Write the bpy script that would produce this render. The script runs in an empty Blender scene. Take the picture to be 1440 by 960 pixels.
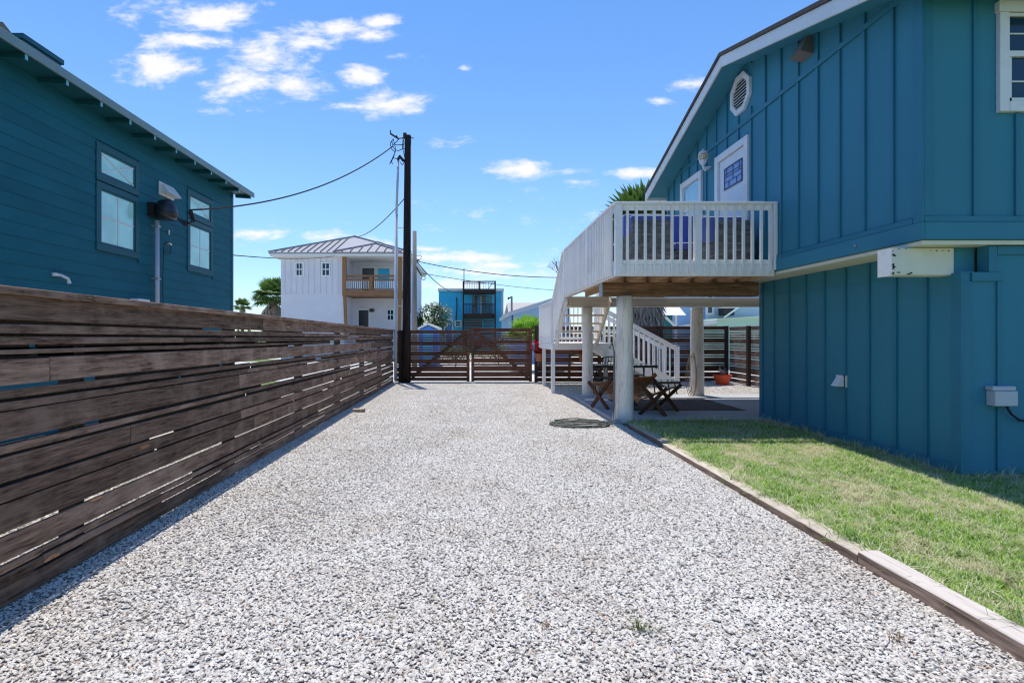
import bpy, math, random
from mathutils import Vector, Matrix
R = math.radians
random.seed(11)
SC = bpy.context.scene
COL = SC.collection
CAMH = 1.41

# ------------------------------------------------------------------ helpers
class MB:
    """collects shapes, then links them as ONE mesh object"""
    def __init__(s):
        s.v = []; s.f = []; s.r = []
    def raw(s, vs, fs, rnd=None):
        n = len(s.v); rnd = random.random() if rnd is None else rnd
        s.v += [tuple(p) for p in vs]
        for f in fs:
            s.f.append([i + n for i in f]); s.r.append(rnd)
        return s
    def box(s, x0, x1, y0, y1, z0, z1, rnd=None):
        x0, x1 = min(x0, x1), max(x0, x1); y0, y1 = min(y0, y1), max(y0, y1); z0, z1 = min(z0, z1), max(z0, z1)
        vs = [(x0,y0,z0),(x1,y0,z0),(x1,y1,z0),(x0,y1,z0),(x0,y0,z1),(x1,y0,z1),(x1,y1,z1),(x0,y1,z1)]
        return s.raw(vs, [(0,3,2,1),(4,5,6,7),(0,1,5,4),(1,2,6,5),(2,3,7,6),(3,0,4,7)], rnd)
    def hexa(s, a, b, rnd=None):
        """a = 4 bottom pts (ccw from above), b = 4 top pts"""
        return s.raw(list(a) + list(b), [(0,3,2,1),(4,5,6,7),(0,1,5,4),(1,2,6,5),(2,3,7,6),(3,0,4,7)], rnd)
    def bar(s, p, q, w, h, up=(0,0,1), rnd=None):
        p, q = Vector(p), Vector(q); d = (q - p).normalized(); u = Vector(up)
        sd = d.cross(u)
        if sd.length < 1e-4: sd = d.cross(Vector((1,0,0)))
        sd.normalize(); u = sd.cross(d).normalized()
        a = sd * w / 2; b = u * h / 2
        vs = [p-a-b, p+a-b, p+a+b, p-a+b, q-a-b, q+a-b, q+a+b, q-a+b]
        return s.raw(vs, [(0,1,2,3),(7,6,5,4),(0,4,5,1),(1,5,6,2),(2,6,7,3),(3,7,4,0)], rnd)
    def tube(s, pts, r, n=8, rnd=None, cap=True):
        pts = [Vector(p) for p in pts]; rs = r if isinstance(r, (list, tuple)) else [r] * len(pts)
        vs = []; fs = []; m = len(pts); prev = None
        for i, p in enumerate(pts):
            t = (pts[min(i+1, m-1)] - pts[max(i-1, 0)]).normalized()
            if prev is None:
                a = Vector((0,0,1)) if abs(t.z) < .9 else Vector((1,0,0))
                u = t.cross(a).normalized()
            else:
                u = (prev - t * prev.dot(t)).normalized()
            prev = u; w = t.cross(u)
            for k in range(n):
                an = 2 * math.pi * k / n
                vs.append(p + (u * math.cos(an) + w * math.sin(an)) * rs[i])
        for i in range(m-1):
            for k in range(n):
                k2 = (k+1) % n
                fs.append((i*n+k, i*n+k2, (i+1)*n+k2, (i+1)*n+k))
        if cap:
            fs.append(tuple(range(n))[::-1]); fs.append(tuple((m-1)*n + k for k in range(n)))
        return s.raw(vs, fs, rnd)
    def prism(s, poly, axis, a0, a1, rnd=None):
        """poly of 2-D points extruded along axis ('x','y','z')"""
        def mk(p, t):
            if axis == 'x': return (t, p[0], p[1])
            if axis == 'y': return (p[0], t, p[1])
            return (p[0], p[1], t)
        n = len(poly)
        vs = [mk(p, a0) for p in poly] + [mk(p, a1) for p in poly]
        fs = [tuple(range(n))[::-1], tuple(range(n, 2*n))] + [(i, (i+1)%n, n+(i+1)%n, n+i) for i in range(n)]
        return s.raw(vs, fs, rnd)
    def lathe(s, prof, c=(0,0,0), n=16, rnd=None):
        vs = []; fs = []
        for (r, z) in prof:
            for k in range(n):
                an = 2*math.pi*k/n; vs.append((c[0]+r*math.cos(an), c[1]+r*math.sin(an), c[2]+z))
        m = len(prof)
        for i in range(m-1):
            for k in range(n):
                k2 = (k+1)%n; fs.append((i*n+k, i*n+k2, (i+1)*n+k2, (i+1)*n+k))
        fs.append(tuple(range(n))[::-1]); fs.append(tuple((m-1)*n+k for k in range(n)))
        return s.raw(vs, fs, rnd)
    def build(s, name, mat, parent=None, bevel=0, smooth=False, recalc=True):
        me = bpy.data.meshes.new(name); me.from_pydata(s.v, [], s.f); me.update()
        if recalc:
            import bmesh
            bm = bmesh.new(); bm.from_mesh(me); bmesh.ops.recalc_face_normals(bm, faces=bm.faces); bm.to_mesh(me); bm.free()
        at = me.attributes.new('rnd', 'FLOAT', 'FACE'); at.data.foreach_set('value', s.r)
        me.materials.append(mat)
        if smooth: me.polygons.foreach_set('use_smooth', [True]*len(me.polygons))
        o = bpy.data.objects.new(name, me); COL.objects.link(o)
        if parent is not None: o.parent = parent
        if bevel:
            b = o.modifiers.new('bevel', 'BEVEL'); b.width = bevel; b.segments = 1; b.limit_method = 'ANGLE'
        return o

def tag(o, label=None, cat=None, group=None, kind=None):
    if label: o['label'] = label
    if cat: o['category'] = cat
    if group: o['group'] = group
    if kind: o['kind'] = kind
    return o
def thing(name, label, cat, loc=(0,0,0), rz=0, group=None):
    o = bpy.data.objects.new(name, None); COL.objects.link(o); o.empty_display_size = .1
    o.location = loc; o.rotation_euler = (0,0,rz)
    return tag(o, label, cat, group)
def copy_tree(o, loc=None, rz=None, label=None, parent=None):
    c = o.copy(); COL.objects.link(c)
    if parent is not None: c.parent = parent
    if loc is not None: c.location = loc
    if rz is not None: c.rotation_euler = (0,0,rz)
    if label: c['label'] = label
    for ch in list(o.children): copy_tree(ch, parent=c)
    return c
def at(px, py, y):              # point at depth y
    return Vector(((px-665)/760*y, y, CAMH - (py-473)/760*y))
def atx(px, py, x):             # point on the plane X = x
    y = x*760/(px-665); return Vector((x, y, CAMH - (py-473)/760*y))
def sag(p, q, d, n=24):
    p, q = Vector(p), Vector(q)
    return [p.lerp(q, i/n) - Vector((0,0,d*4*(i/n)*(1-i/n))) for i in range(n+1)]

# ---------------------------------------------------------------- materials
def newmat(name):
    m = bpy.data.materials.new(name); m.use_nodes = True
    nt = m.node_tree; b = nt.nodes['Principled BSDF']
    return m, nt, b
def N(nt, t, **kw):
    n = nt.nodes.new(t)
    for k, v in kw.items():
        if k in n.inputs.keys() if isinstance(k, str) else False: n.inputs[k].default_value = v
        else: setattr(n, k, v)
    return n
def ramp(nt, stops, interp='LINEAR'):
    n = nt.nodes.new('ShaderNodeValToRGB'); e = n.color_ramp.elements; n.color_ramp.interpolation = interp
    e[0].position, e[0].color = stops[0][0], tuple(stops[0][1]) + (1,)
    e[1].position, e[1].color = stops[-1][0], tuple(stops[-1][1]) + (1,)
    for p, c in stops[1:-1]:
        x = e.new(p); x.color = tuple(c) + (1,)
    return n
def mix(nt, a, b, fac, mode='MIX'):
    n = nt.nodes.new('ShaderNodeMix'); n.data_type = 'RGBA'; n.blend_type = mode
    for s, v in ((6, a), (7, b), (0, fac)):
        if hasattr(v, 'is_linked') or hasattr(v, 'links'): nt.links.new(v, n.inputs[s])
        elif isinstance(v, (int, float)): n.inputs[s].default_value = v
        else: n.inputs[s].default_value = tuple(v) + (1,)
    return n.outputs[2]
def math_(nt, op, a, b=None, c=None, clamp=False):
    n = nt.nodes.new('ShaderNodeMath'); n.operation = op; n.use_clamp = clamp
    for i, v in enumerate((a, b, c)):
        if v is None: continue
        if hasattr(v, 'links'): nt.links.new(v, n.inputs[i])
        else: n.inputs[i].default_value = v
    return n.outputs[0]
def coords(nt, scale=(1,1,1), shift=True, kind='Object'):
    tc = nt.nodes.new('ShaderNodeTexCoord'); mp = nt.nodes.new('ShaderNodeMapping')
    mp.inputs['Scale'].default_value = scale
    src = tc.outputs[kind]
    if shift:
        a = nt.nodes.new('ShaderNodeAttribute'); a.attribute_name = 'rnd'
        vm = nt.nodes.new('ShaderNodeVectorMath'); vm.operation = 'MULTIPLY_ADD'
        nt.links.new(a.outputs['Fac'], vm.inputs[0]); vm.inputs[1].default_value = (37.1, 53.3, 71.7)
        nt.links.new(src, vm.inputs[2]); src = vm.outputs[0]
    nt.links.new(src, mp.inputs[0])
    return mp.outputs[0]
def noise(nt, co, scale=5, detail=4, rough=.55, dist=0):
    n = nt.nodes.new('ShaderNodeTexNoise'); n.inputs['Scale'].default_value = scale; n.inputs['Detail'].default_value = detail
    n.inputs['Roughness'].default_value = rough; n.inputs['Distortion'].default_value = dist
    nt.links.new(co, n.inputs['Vector']); return n.outputs['Fac']
def bump(nt, b, h, strength=.3, dist=.01):
    n = nt.nodes.new('ShaderNodeBump'); n.inputs['Strength'].default_value = strength; n.inputs['Distance'].default_value = dist
    nt.links.new(h, n.inputs['Height']); nt.links.new(n.outputs[0], b.inputs['Normal'])

def paint(name, c, rough=.5, var=.12, dirt=None, dirt_amt=.0, scale=1.5, spec=.4, bmp=.15, fine=60, vstretch=1.0, metal=0, rv=0.0):
    """painted / plain surface: broad tone variation, optional dirt patches, fine bump"""
    m, nt, b = newmat(name)
    co = coords(nt, (1,1,vstretch))
    n1 = noise(nt, co, scale, 5, .6)
    r = ramp(nt, [(.3, [x*(1-var) for x in c]), (.7, [min(1, x*(1+var)) for x in c])])
    nt.links.new(n1, r.inputs[0]); out = r.outputs[0]
    if dirt:
        n2 = noise(nt, co, scale*4, 8, .7)
        k = math_(nt, 'MULTIPLY', math_(nt, 'SUBTRACT', n2, .5, clamp=True), 6*dirt_amt, clamp=True)
        out = mix(nt, out, dirt, k)
    if rv:
        a = nt.nodes.new('ShaderNodeAttribute'); a.attribute_name = 'rnd'
        v = math_(nt, 'MULTIPLY_ADD', a.outputs['Fac'], 2*rv, 1-rv)
        h = nt.nodes.new('ShaderNodeHueSaturation'); nt.links.new(out, h.inputs['Color']); nt.links.new(v, h.inputs['Value']); out = h.outputs[0]
    nt.links.new(out, b.inputs['Base Color'])
    b.inputs['Roughness'].default_value = rough; b.inputs['Specular IOR Level'].default_value = spec; b.inputs['Metallic'].default_value = metal
    if bmp: bump(nt, b, noise(nt, co, fine, 3, .6), bmp, .003)
    return m
def wood(name, c1, c2, axis='y', rough=.75, knots=None, rv=.25, weather=None, wamt=.5, fine=1.0, bmp=.4, bleach=None):
    """boards with grain along one axis; tone differs from board to board"""
    m, nt, b = newmat(name)
    st = {'x': (.6, 9, 9), 'y': (9, .6, 9), 'z': (9, 9, .6)}[axis]
    co = coords(nt, tuple(fine*x for x in st))
    g = noise(nt, co, 2.2, 7, .65, .6)
    g2 = noise(nt, co, 9, 4, .6, .3)
    gg = math_(nt, 'MULTIPLY_ADD', g2, .4, math_(nt, 'MULTIPLY', g, .6))
    r = ramp(nt, [(.36, c1), (.5, [(a+b_)/2 for a, b_ in zip(c1, c2)]), (.64, c2)]); nt.links.new(gg, r.inputs[0]); out = r.outputs[0]
    lo = coords(nt, (1.2,1.2,1.2))
    if weather:
        w = noise(nt, lo, 2.6, 6, .6, .4)
        k = math_(nt, 'MULTIPLY', math_(nt, 'SUBTRACT', w, .47, clamp=True), 7*wamt, clamp=True)
        out = mix(nt, out, weather, k)
    if knots:
        ks = {'x': (1.1, 4.2, 4.2), 'y': (4.2, 1.1, 4.2), 'z': (4.2, 4.2, 1.1)}[axis]
        kc = coords(nt, ks)
        vn = nt.nodes.new('ShaderNodeTexVoronoi'); vn.inputs['Scale'].default_value = 1.15; nt.links.new(kc, vn.inputs['Vector'])
        dd = math_(nt, 'ADD', vn.outputs['Distance'], math_(nt, 'MULTIPLY', math_(nt, 'SUBTRACT', noise(nt, lo, 30, 3), .5), .05))
        halo = math_(nt, 'SUBTRACT', 1, math_(nt, 'MULTIPLY', dd, 5.0), clamp=True)
        out = mix(nt, out, [x*.62 for x in c1], math_(nt, 'MULTIPLY', halo, .35))
        vs_ = nt.nodes.new('ShaderNodeSeparateColor'); nt.links.new(vn.outputs['Color'], vs_.inputs[0])
        dd = math_(nt, 'ADD', dd, math_(nt, 'MULTIPLY', math_(nt, 'GREATER_THAN', .15, vs_.outputs[0]), 9))
        core = math_(nt, 'GREATER_THAN', .075, dd)
        out = mix(nt, out, knots, math_(nt, 'MULTIPLY', core, .85))
        ring = math_(nt, 'MULTIPLY', math_(nt, 'GREATER_THAN', .020, dd), .5)
        out = mix(nt, out, [x*.3 for x in c1], ring)
    if bleach:      # sun-bleached wood on the upper face, with dark cracks along the grain
        ge = nt.nodes.new('ShaderNodeNewGeometry'); sn = nt.nodes.new('ShaderNodeSeparateXYZ'); nt.links.new(ge.outputs['True Normal'], sn.inputs[0])
        ck = noise(nt, coords(nt, tuple(x*2 for x in st)), 3.2, 5, .6, .8)
        br_ = ramp(nt, [(.30, [x*.25 for x in bleach]), (.38, [x*.85 for x in bleach]), (.6, bleach)]); nt.links.new(ck, br_.inputs[0])
        out = mix(nt, out, br_.outputs[0], math_(nt, 'GREATER_THAN', sn.outputs[2], .6))
    a = nt.nodes.new('ShaderNodeAttribute'); a.attribute_name = 'rnd'
    v = math_(nt, 'MULTIPLY_ADD', a.outputs['Fac'], 2*rv, 1-rv)
    h = nt.nodes.new('ShaderNodeHueSaturation'); nt.links.new(out, h.inputs['Color']); nt.links.new(v, h.inputs['Value'])
    nt.links.new(h.outputs[0], b.inputs['Base Color']); b.inputs['Roughness'].default_value = rough; b.inputs['Specular IOR Level'].default_value = .14
    bump(nt, b, gg, bmp, .006)
    return m
def leafy(name, c1, c2, tr=.25, rough=.55):
    m, nt, b = newmat(name)
    a = nt.nodes.new('ShaderNodeAttribute'); a.attribute_name = 'rnd'
    r = ramp(nt, [(0, c1), (1, c2)]); nt.links.new(a.outputs['Fac'], r.inputs[0])
    nt.links.new(r.outputs[0], b.inputs['Base Color']); b.inputs['Roughness'].default_value = rough; b.inputs['Specular IOR Level'].default_value = .3
    t = nt.nodes.new('ShaderNodeBsdfTranslucent'); nt.links.new(r.outputs[0], t.inputs[0])
    mx = nt.nodes.new('ShaderNodeMixShader'); mx.inputs[0].default_value = tr
    nt.links.new(b.outputs[0], mx.inputs[1]); nt.links.new(t.outputs[0], mx.inputs[2])
    nt.links.new(mx.outputs[0], nt.nodes['Material Output'].inputs[0])
    return m
def glass(name, c, rough=.06, spec=.9, coat=0.6):
    m, nt, b = newmat(name)
    co = coords(nt, (1,1,1))
    n1 = noise(nt, co, 2.0, 2, .5)
    r = ramp(nt, [(.35, [x*.75 for x in c]), (.65, c)]); nt.links.new(n1, r.inputs[0]); nt.links.new(r.outputs[0], b.inputs['Base Color'])
    b.inputs['Roughness'].default_value = rough; b.inputs['Specular IOR Level'].default_value = spec
    b.inputs['Coat Weight'].default_value = coat; b.inputs['Coat Roughness'].default_value = .02
    return m
def pavement(name, c1, c2, scale, bmp=.4, big=.6):
    m, nt, b = newmat(name)
    co = coords(nt, shift=False)
    n1 = noise(nt, co, scale, 6, .65); n2 = noise(nt, co, big, 4, .6)
    r = ramp(nt, [(.3, c1), (.7, c2)]); nt.links.new(math_(nt, 'MULTIPLY_ADD', n2, .6, math_(nt, 'MULTIPLY', n1, .4)), r.inputs[0])
    nt.links.new(r.outputs[0], b.inputs['Base Color']); b.inputs['Roughness'].default_value = .9; b.inputs['Specular IOR Level'].default_value = .2
    bump(nt, b, n1, bmp, .01)
    return m

TEAL = (.048, .235, .330)
M = {}
M['teal'] = paint('teal_house_paint', TEAL, .6, .11, (.05,.17,.22), .25, .9, spec=.22, bmp=.25, fine=90, vstretch=.5)
M['teal_trim'] = paint('teal_trim_paint', (.028,.190,.280), .5, .08, spec=.3, bmp=.2)
M['white_trim'] = paint('white_trim_paint', (.78,.78,.78), .45, .04, (.5,.49,.46), .25, 2.5, bmp=.12)
M['white_old'] = paint('weathered_white_paint', (.90,.84,.74), .55, .07, (.36,.30,.25), .60, 6, bmp=.6, fine=22, vstretch=.12)
M['white_rail'] = paint('white_railing_paint', (.90,.88,.85), .5, .03, (.6,.6,.58), .25, 3, bmp=.15, rv=.04)
M['cream'] = paint('cream_soffit_paint', (.78,.75,.62), .6, .05, (.6,.52,.4), .3)
M['peel'] = paint('peeling_cream_paint', (.74,.73,.62), .6, .06, (.30,.26,.20), .12, 5, bmp=.3)
M['shingle'] = paint('dark_shingles', (.06,.055,.055), .9, .3, scale=20, bmp=.8, fine=40)
M['gutter'] = paint('grey_teal_fascia_paint', (.20,.29,.30), .5, .08)
M['navy_teal'] = paint('dark_teal_lap_paint', (.010,.128,.172), .6, .14, (.02,.10,.12), .3, 1.2, spec=.2, bmp=.25, fine=70, rv=.03)
M['navy_trim'] = paint('dark_teal_casing_paint', (.008,.095,.125), .5, .08)
M['tail'] = paint('rafter_tail_paint', (.20,.48,.60), .5, .08)  # lighter colour holding the brightness of the lit tail ends
M['fence_y'] = wood('dark_stained_board_along_y', (.036,.020,.013), (.31,.20,.145), 'y', .75, knots=(.50,.24,.12), rv=.36, weather=(.36,.25,.195), wamt=.40, fine=1.7)
M['fence_x'] = wood('dark_stained_board_along_x', (.050,.024,.015), (.190,.092,.055), 'x', .75, knots=(.2,.11,.07), rv=.30)
M['fence_z'] = wood('dark_stained_post', (.030,.022,.018), (.085,.056,.045), 'z', .75, rv=.2)
M['beam_raw'] = wood('bare_brown_beam', (.13,.065,.035), (.46,.28,.17), 'x', .8, weather=(.14,.09,.06), wamt=.4, fine=.8)
M['joist'] = wood('bare_joist_wood', (.40,.25,.14), (.70,.48,.30), 'y', .8, rv=.2)
M['deck_board'] = wood('greyed_deck_board', (.30,.28,.26), (.50,.47,.44), 'x', .8, rv=.1)
M['timber_old'] = wood('sunken_brown_edging_timber', (.14,.09,.065), (.46,.34,.26), 'y', .85, rv=.15, bmp=.8, fine=1.6, bleach=(.60,.52,.44))
M['gate_red'] = wood('reddish_stained_gate_board', (.070,.028,.018), (.23,.108,.068), 'x', .7, knots=(.2,.11,.07), rv=.28)
M['beam_pale'] = wood('pale_greyed_beam', (.58,.52,.44), (.80,.73,.64), 'x', .8, fine=.8, rv=.08, bmp=.3)
M['timber'] = wood('weathered_edging_timber', (.10,.065,.048), (.50,.37,.29), 'y', .85, rv=.12, bmp=.9, fine=1.3, bleach=(.57,.51,.46))
M['chair_wood'] = wood('oiled_red_brown_wood', (.28,.09,.032), (.68,.31,.13), 'x', .45, rv=.25)
M['chair_dark'] = wood('dark_chair_leg_wood', (.035,.016,.009), (.13,.06,.03), 'z', .5)
M['tan_wood'] = wood('golden_porch_wood', (.20,.10,.045), (.36,.19,.09), 'z', .7, rv=.1)
M['tan_wood_x'] = wood('golden_porch_beam_wood', (.17,.09,.05), (.32,.17,.09), 'x', .7, rv=.1)
M['pole'] = wood('creosoted_pole', (.012,.009,.010), (.05,.035,.032), 'z', .7)
M['grey_pole'] = wood('grey_weathered_pole', (.16,.15,.14), (.30,.28,.27), 'z', .8)
M['wire'] = paint('black_cable', (.015,.015,.017), .5, .1, bmp=0)
M['black'] = paint('black_plastic', (.015,.016,.02), .3, .2, spec=.6)
M['black_metal'] = paint('black_metal', (.02,.02,.022), .4, .2)
M['galv'] = paint('galvanised_metal', (.42,.44,.46), .4, .12, metal=.6)
M['pipe'] = paint('grey_white_pipe_paint', (.50,.54,.60), .45, .06)
M['metal_roof'] = paint('standing_seam_metal', (.30,.305,.34), .5, .06, metal=.0)
M['seam'] = paint('roof_seam_metal', (.09,.095,.11), .5, .1)
M['white_wall'] = paint('white_wall_siding', (.69,.68,.73), .65, .04, bmp=.1)
M['blue_wall'] = paint('bright_blue_siding', (.045,.49,.83), .55, .07)
M['blue_wall2'] = paint('pale_blue_siding', (.32,.50,.74), .6, .05)
M['blue_shed'] = paint('royal_blue_shed_paint', (.05,.22,.68), .5, .07)
M['green_wall'] = paint('pale_green_siding', (.45,.66,.55), .6, .05)
M['hut_teal'] = paint('deep_teal_hut_paint', (.01,.20,.24), .5, .1)
M['tan_roof'] = paint('tan_shingles', (.46,.43,.40), .9, .12, scale=10, bmp=.5)
M['glass_dark'] = glass('dark_window_glass', (.010,.045,.085), .08, .5, .0)
M['glass_blue'] = glass('blue_window_glass', (.03,.11,.28))
M['glass_pale'] = glass('pale_blind_glass', (.50,.92,.80), .10)
M['glass_sky'] = glass('light_blue_shade_glass', (.22,.50,.62), .15)
M['lead'] = paint('blue_leaded_glass', (.14,.21,.46), .15, .3, spec=.8)
M['lead_line'] = paint('dark_lead_came', (.02,.04,.14), .4, .1)
M['amber'] = paint('amber_glass', (.75,.50,.20), .15, .1, spec=.8, bmp=0)
M['wicker'] = paint('grey_brown_wicker_weave', (.115,.12,.125), .7, .25, (.34,.35,.36), .6, 14, bmp=.8, fine=60, rv=.35)
M['cushion'] = paint('navy_blue_cushion_fabric', (.11,.135,.40), .85, .12, bmp=.3, fine=120)
M['piping'] = paint('white_cushion_piping', (.75,.75,.78), .8, .05)
M['rug'] = paint('dark_brown_outdoor_rug', (.085,.062,.055), .95, .35, (.20,.16,.13), .7, 3, bmp=.5)
M['terracotta'] = paint('bright_orange_red_pot', (.75,.10,.035), .5, .1)
M['clay'] = paint('clay_pot', (.45,.17,.09), .7, .12)
M['red'] = leafy('red_petals', (.55,.01,.03), (.80,.05,.08))
M['hose'] = paint('grey_green_hose', (.13,.135,.115), .5, .2)
M['rope'] = paint('tan_rope', (.42,.27,.17), .85, .2)
M['table_glass'] = paint('smoky_glass_table_top', (.10,.13,.15), .12, .2, spec=.9)
M['palm'] = leafy('palm_leaf', (.06,.13,.02), (.22,.33,.08))
M['palm_young'] = leafy('young_palm_leaf', (.14,.34,.03), (.36,.60,.09))
M['palm_dead'] = leafy('dead_palm_leaf', (.20,.145,.115), (.66,.54,.45), .1)
M['palm_trunk'] = paint('palm_trunk_bark', (.20,.14,.10), .9, .3, scale=6, bmp=.8, fine=20)
M['leaf'] = leafy('shrub_leaf', (.025,.08,.012), (.12,.24,.035))
M['blossom'] = leafy('pale_blossom', (.45,.38,.34), (.72,.62,.58))
M['bark'] = paint('grey_bark', (.16,.12,.09), .9, .3, scale=6, bmp=.6)
M['agave'] = leafy('pale_succulent_leaf', (.25,.28,.24), (.50,.48,.44))
M['weed'] = leafy('weed_leaf', (.08,.13,.03), (.20,.24,.08))
M['weed_dry'] = leafy('dry_weed_leaf', (.26,.13,.06), (.42,.26,.14), .1)
M['tuft'] = leafy('tall_grass_blade', (.08,.20,.03), (.28,.42,.10), .3)
# ---------------------------------------------------------- camera and light
cam = bpy.data.cameras.new('camera'); co_ = bpy.data.objects.new('camera', cam); COL.objects.link(co_)
co_.location = (0, 0, CAMH); co_.rotation_euler = (R(90), 0, 0)
cam.sensor_width = 36; cam.lens = 36*760/1440; cam.shift_x = 55/1440; cam.shift_y = -7/1440
cam.clip_end = 2000; SC.camera = co_
SUN_TO = Vector((-.09, .27, 1)).normalized()
sl = bpy.data.lights.new('sun', 'SUN'); so = bpy.data.objects.new('sun', sl); COL.objects.link(so)
sl.energy = 3.8; sl.angle = R(.5); sl.color = (1, .945, .86)
so.rotation_euler = SUN_TO.to_track_quat('Z', 'Y').to_euler()
so.location = (0, 0, 20)
vs = SC.view_settings; vs.view_transform = 'Standard'; vs.look = 'None'; vs.gamma = 1; vs.use_curve_mapping = False; vs.exposure = .36
w = bpy.data.worlds.new('World'); SC.world = w; w.use_nodes = True
nt = w.node_tree; bg = nt.nodes['Background']
sky = nt.nodes.new('ShaderNodeTexSky'); sky.sky_type = 'NISHITA'; sky.sun_disc = False
sky.sun_elevation = math.asin(SUN_TO.z); sky.sun_rotation = math.atan2(SUN_TO.x, SUN_TO.y)
sky.air_density = 1.0; sky.dust_density = .15; sky.ozone_density = 2.2; sky.altitude = 0
tc = nt.nodes.new('ShaderNodeTexCoord'); sx = nt.nodes.new('ShaderNodeSeparateXYZ'); nt.links.new(tc.outputs['Generated'], sx.inputs[0])
dy = math_(nt, 'MAXIMUM', sx.outputs[1], .02)
u = math_(nt, 'DIVIDE', sx.outputs[0], dy); v = math_(nt, 'DIVIDE', sx.outputs[2], dy)
cu = nt.nodes.new('ShaderNodeCombineXYZ'); nt.links.new(u, cu.inputs[0]); nt.links.new(v, cu.inputs[1]); uv = cu.outputs[0]
# clouds: soft ellipses in directions of the sky, broken up by noise
blobs = [(292,22,74,22,1),(185,25,26,12,.35),(235,95,62,24,1),(265,60,66,15,.9),(375,80,62,34,.75),(345,122,70,27,.9),(400,122,60,22,.8),(340,100,50,30,.5),
 (420,66,45,18,.6),(470,40,52,13,.9),(532,32,27,9,.8),(525,50,30,9,.8),(503,105,30,17,1),(548,147,52,16,1),(505,150,36,9,.5),(652,97,10,4,.5),(612,198,34,7,.35),
 (565,78,28,5,.3),(738,238,50,13,1),(790,240,45,8,.7),(812,256,30,7,.7),(905,243,48,9,.8),(365,328,42,11,.9),(455,333,45,10,.7),(605,350,26,5,.8),(650,362,95,9,.8),
 (700,374,70,9,.7),(690,384,90,12,.7),(640,402,70,13,.8),(500,345,60,9,.5),(975,118,34,13,.75),(930,144,18,6,.6),(420,355,60,7,.4),(730,300,120,14,.12),(280,330,60,14,.6)]
acc = None
for (px, py, rx, ry, s) in blobs:
    a = nt.nodes.new('ShaderNodeVectorMath'); a.operation = 'SUBTRACT'; nt.links.new(uv, a.inputs[0]); a.inputs[1].default_value = ((px-665)/760, (473-py)/760, 0)
    b = nt.nodes.new('ShaderNodeVectorMath'); b.operation = 'MULTIPLY'; nt.links.new(a.outputs[0], b.inputs[0]); b.inputs[1].default_value = (760/rx, 760/ry, 0)
    c = nt.nodes.new('ShaderNodeVectorMath'); c.operation = 'LENGTH'; nt.links.new(b.outputs[0], c.inputs[0])
    d = math_(nt, 'MULTIPLY', math_(nt, 'SUBTRACT', 1.35, c.outputs['Value'], clamp=False), s)
    acc = d if acc is None else math_(nt, 'MAXIMUM', acc, d)
mp = nt.nodes.new('ShaderNodeMapping'); mp.inputs['Scale'].default_value = (1, 2.3, 1); nt.links.new(uv, mp.inputs[0])
n1 = noise(nt, mp.outputs[0], 9, 9, .62, .35); n2 = noise(nt, mp.outputs[0], 34, 6, .6, .2)
nn = math_(nt, 'ADD', math_(nt, 'MULTIPLY', math_(nt, 'SUBTRACT', n1, .5), 3.0), math_(nt, 'MULTIPLY', math_(nt, 'SUBTRACT', n2, .5), 1.1))
dens = math_(nt, 'ADD', math_(nt, 'MAXIMUM', acc, -.6), nn)
mr = nt.nodes.new('ShaderNodeMapRange'); mr.interpolation_type = 'SMOOTHSTEP'; mr.inputs[1].default_value = .08; mr.inputs[2].default_value = 1.15; nt.links.new(dens, mr.inputs[0])
front = math_(nt, 'GREATER_THAN', sx.outputs[1], .05)
fac = math_(nt, 'MULTIPLY', math_(nt, 'MULTIPLY', mr.outputs[0], front), .93)
fac = math_(nt, 'MULTIPLY', fac, math_(nt, 'MULTIPLY', v, 8, clamp=True))
SKYT = (1.07, 1.07, 1.06)
tint = nt.nodes.new('ShaderNodeVectorMath'); tint.operation = 'MULTIPLY'; nt.links.new(sky.outputs[0], tint.inputs[0]); tint.inputs[1].default_value = SKYT
cc = mix(nt, (5.0, 5.0, 5.6), (6.0, 5.8, 6.1), n2)
lowk = math_(nt, 'MULTIPLY_ADD', math_(nt, 'MULTIPLY', sx.outputs[2], 2.6, clamp=True), .30, .70)
grd = ramp(nt, [(0, (.64,.73,.84)), (.25, (.64,.82,1.0)), (.60, (.47,.74,1.0)), (1, (.44,.67,.92))]); nt.links.new(math_(nt, 'MULTIPLY', sx.outputs[2], 1.0, clamp=True), grd.inputs[0])
t2 = nt.nodes.new('ShaderNodeVectorMath'); t2.operation = 'MULTIPLY'; nt.links.new(tint.outputs[0], t2.inputs[0]); nt.links.new(grd.outputs[0], t2.inputs[1])
fin = mix(nt, t2.outputs[0], cc, fac); nt.links.new(fin, bg.inputs[0]); bg.inputs[1].default_value = .15
SC.cycles.max_bounces = 6; SC.cycles.diffuse_bounces = 4; SC.cycles.transparent_max_bounces = 8
SC.cycles.use_denoising = True
SC.cycles.pixel_filter_type = 'BLACKMAN_HARRIS'; SC.cycles.filter_width = 1.2

# ------------------------------------------------------------------- ground
def sheet(name, x0, x1, y0, y1, z, mat, kind='structure'):
    m = MB(); m.raw([(x0,y0,z),(x1,y0,z),(x1,y1,z),(x0,y1,z)], [(0,1,2,3)])
    return tag(m.build(name, mat, recalc=False), kind=kind)
gm, gnt, gb = newmat('field_grass_ground')
co = coords(gnt, shift=False); g1 = noise(gnt, co, 6, 8, .7); g2 = noise(gnt, co, .35, 5, .6)
rr = ramp(gnt, [(.3, (.07,.12,.025)), (.55, (.14,.20,.05)), (.75, (.26,.27,.12))]); gnt.links.new(math_(gnt, 'MULTIPLY_ADD', g1, .5, math_(gnt, 'MULTIPLY', g2, .5)), rr.inputs[0])
gnt.links.new(rr.outputs[0], gb.inputs['Base Color']); gb.inputs['Roughness'].default_value = .95; bump(gnt, gb, g1, .8, .05)
sheet('ground', -600, 600, -60, 900, -.03, gm)
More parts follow.
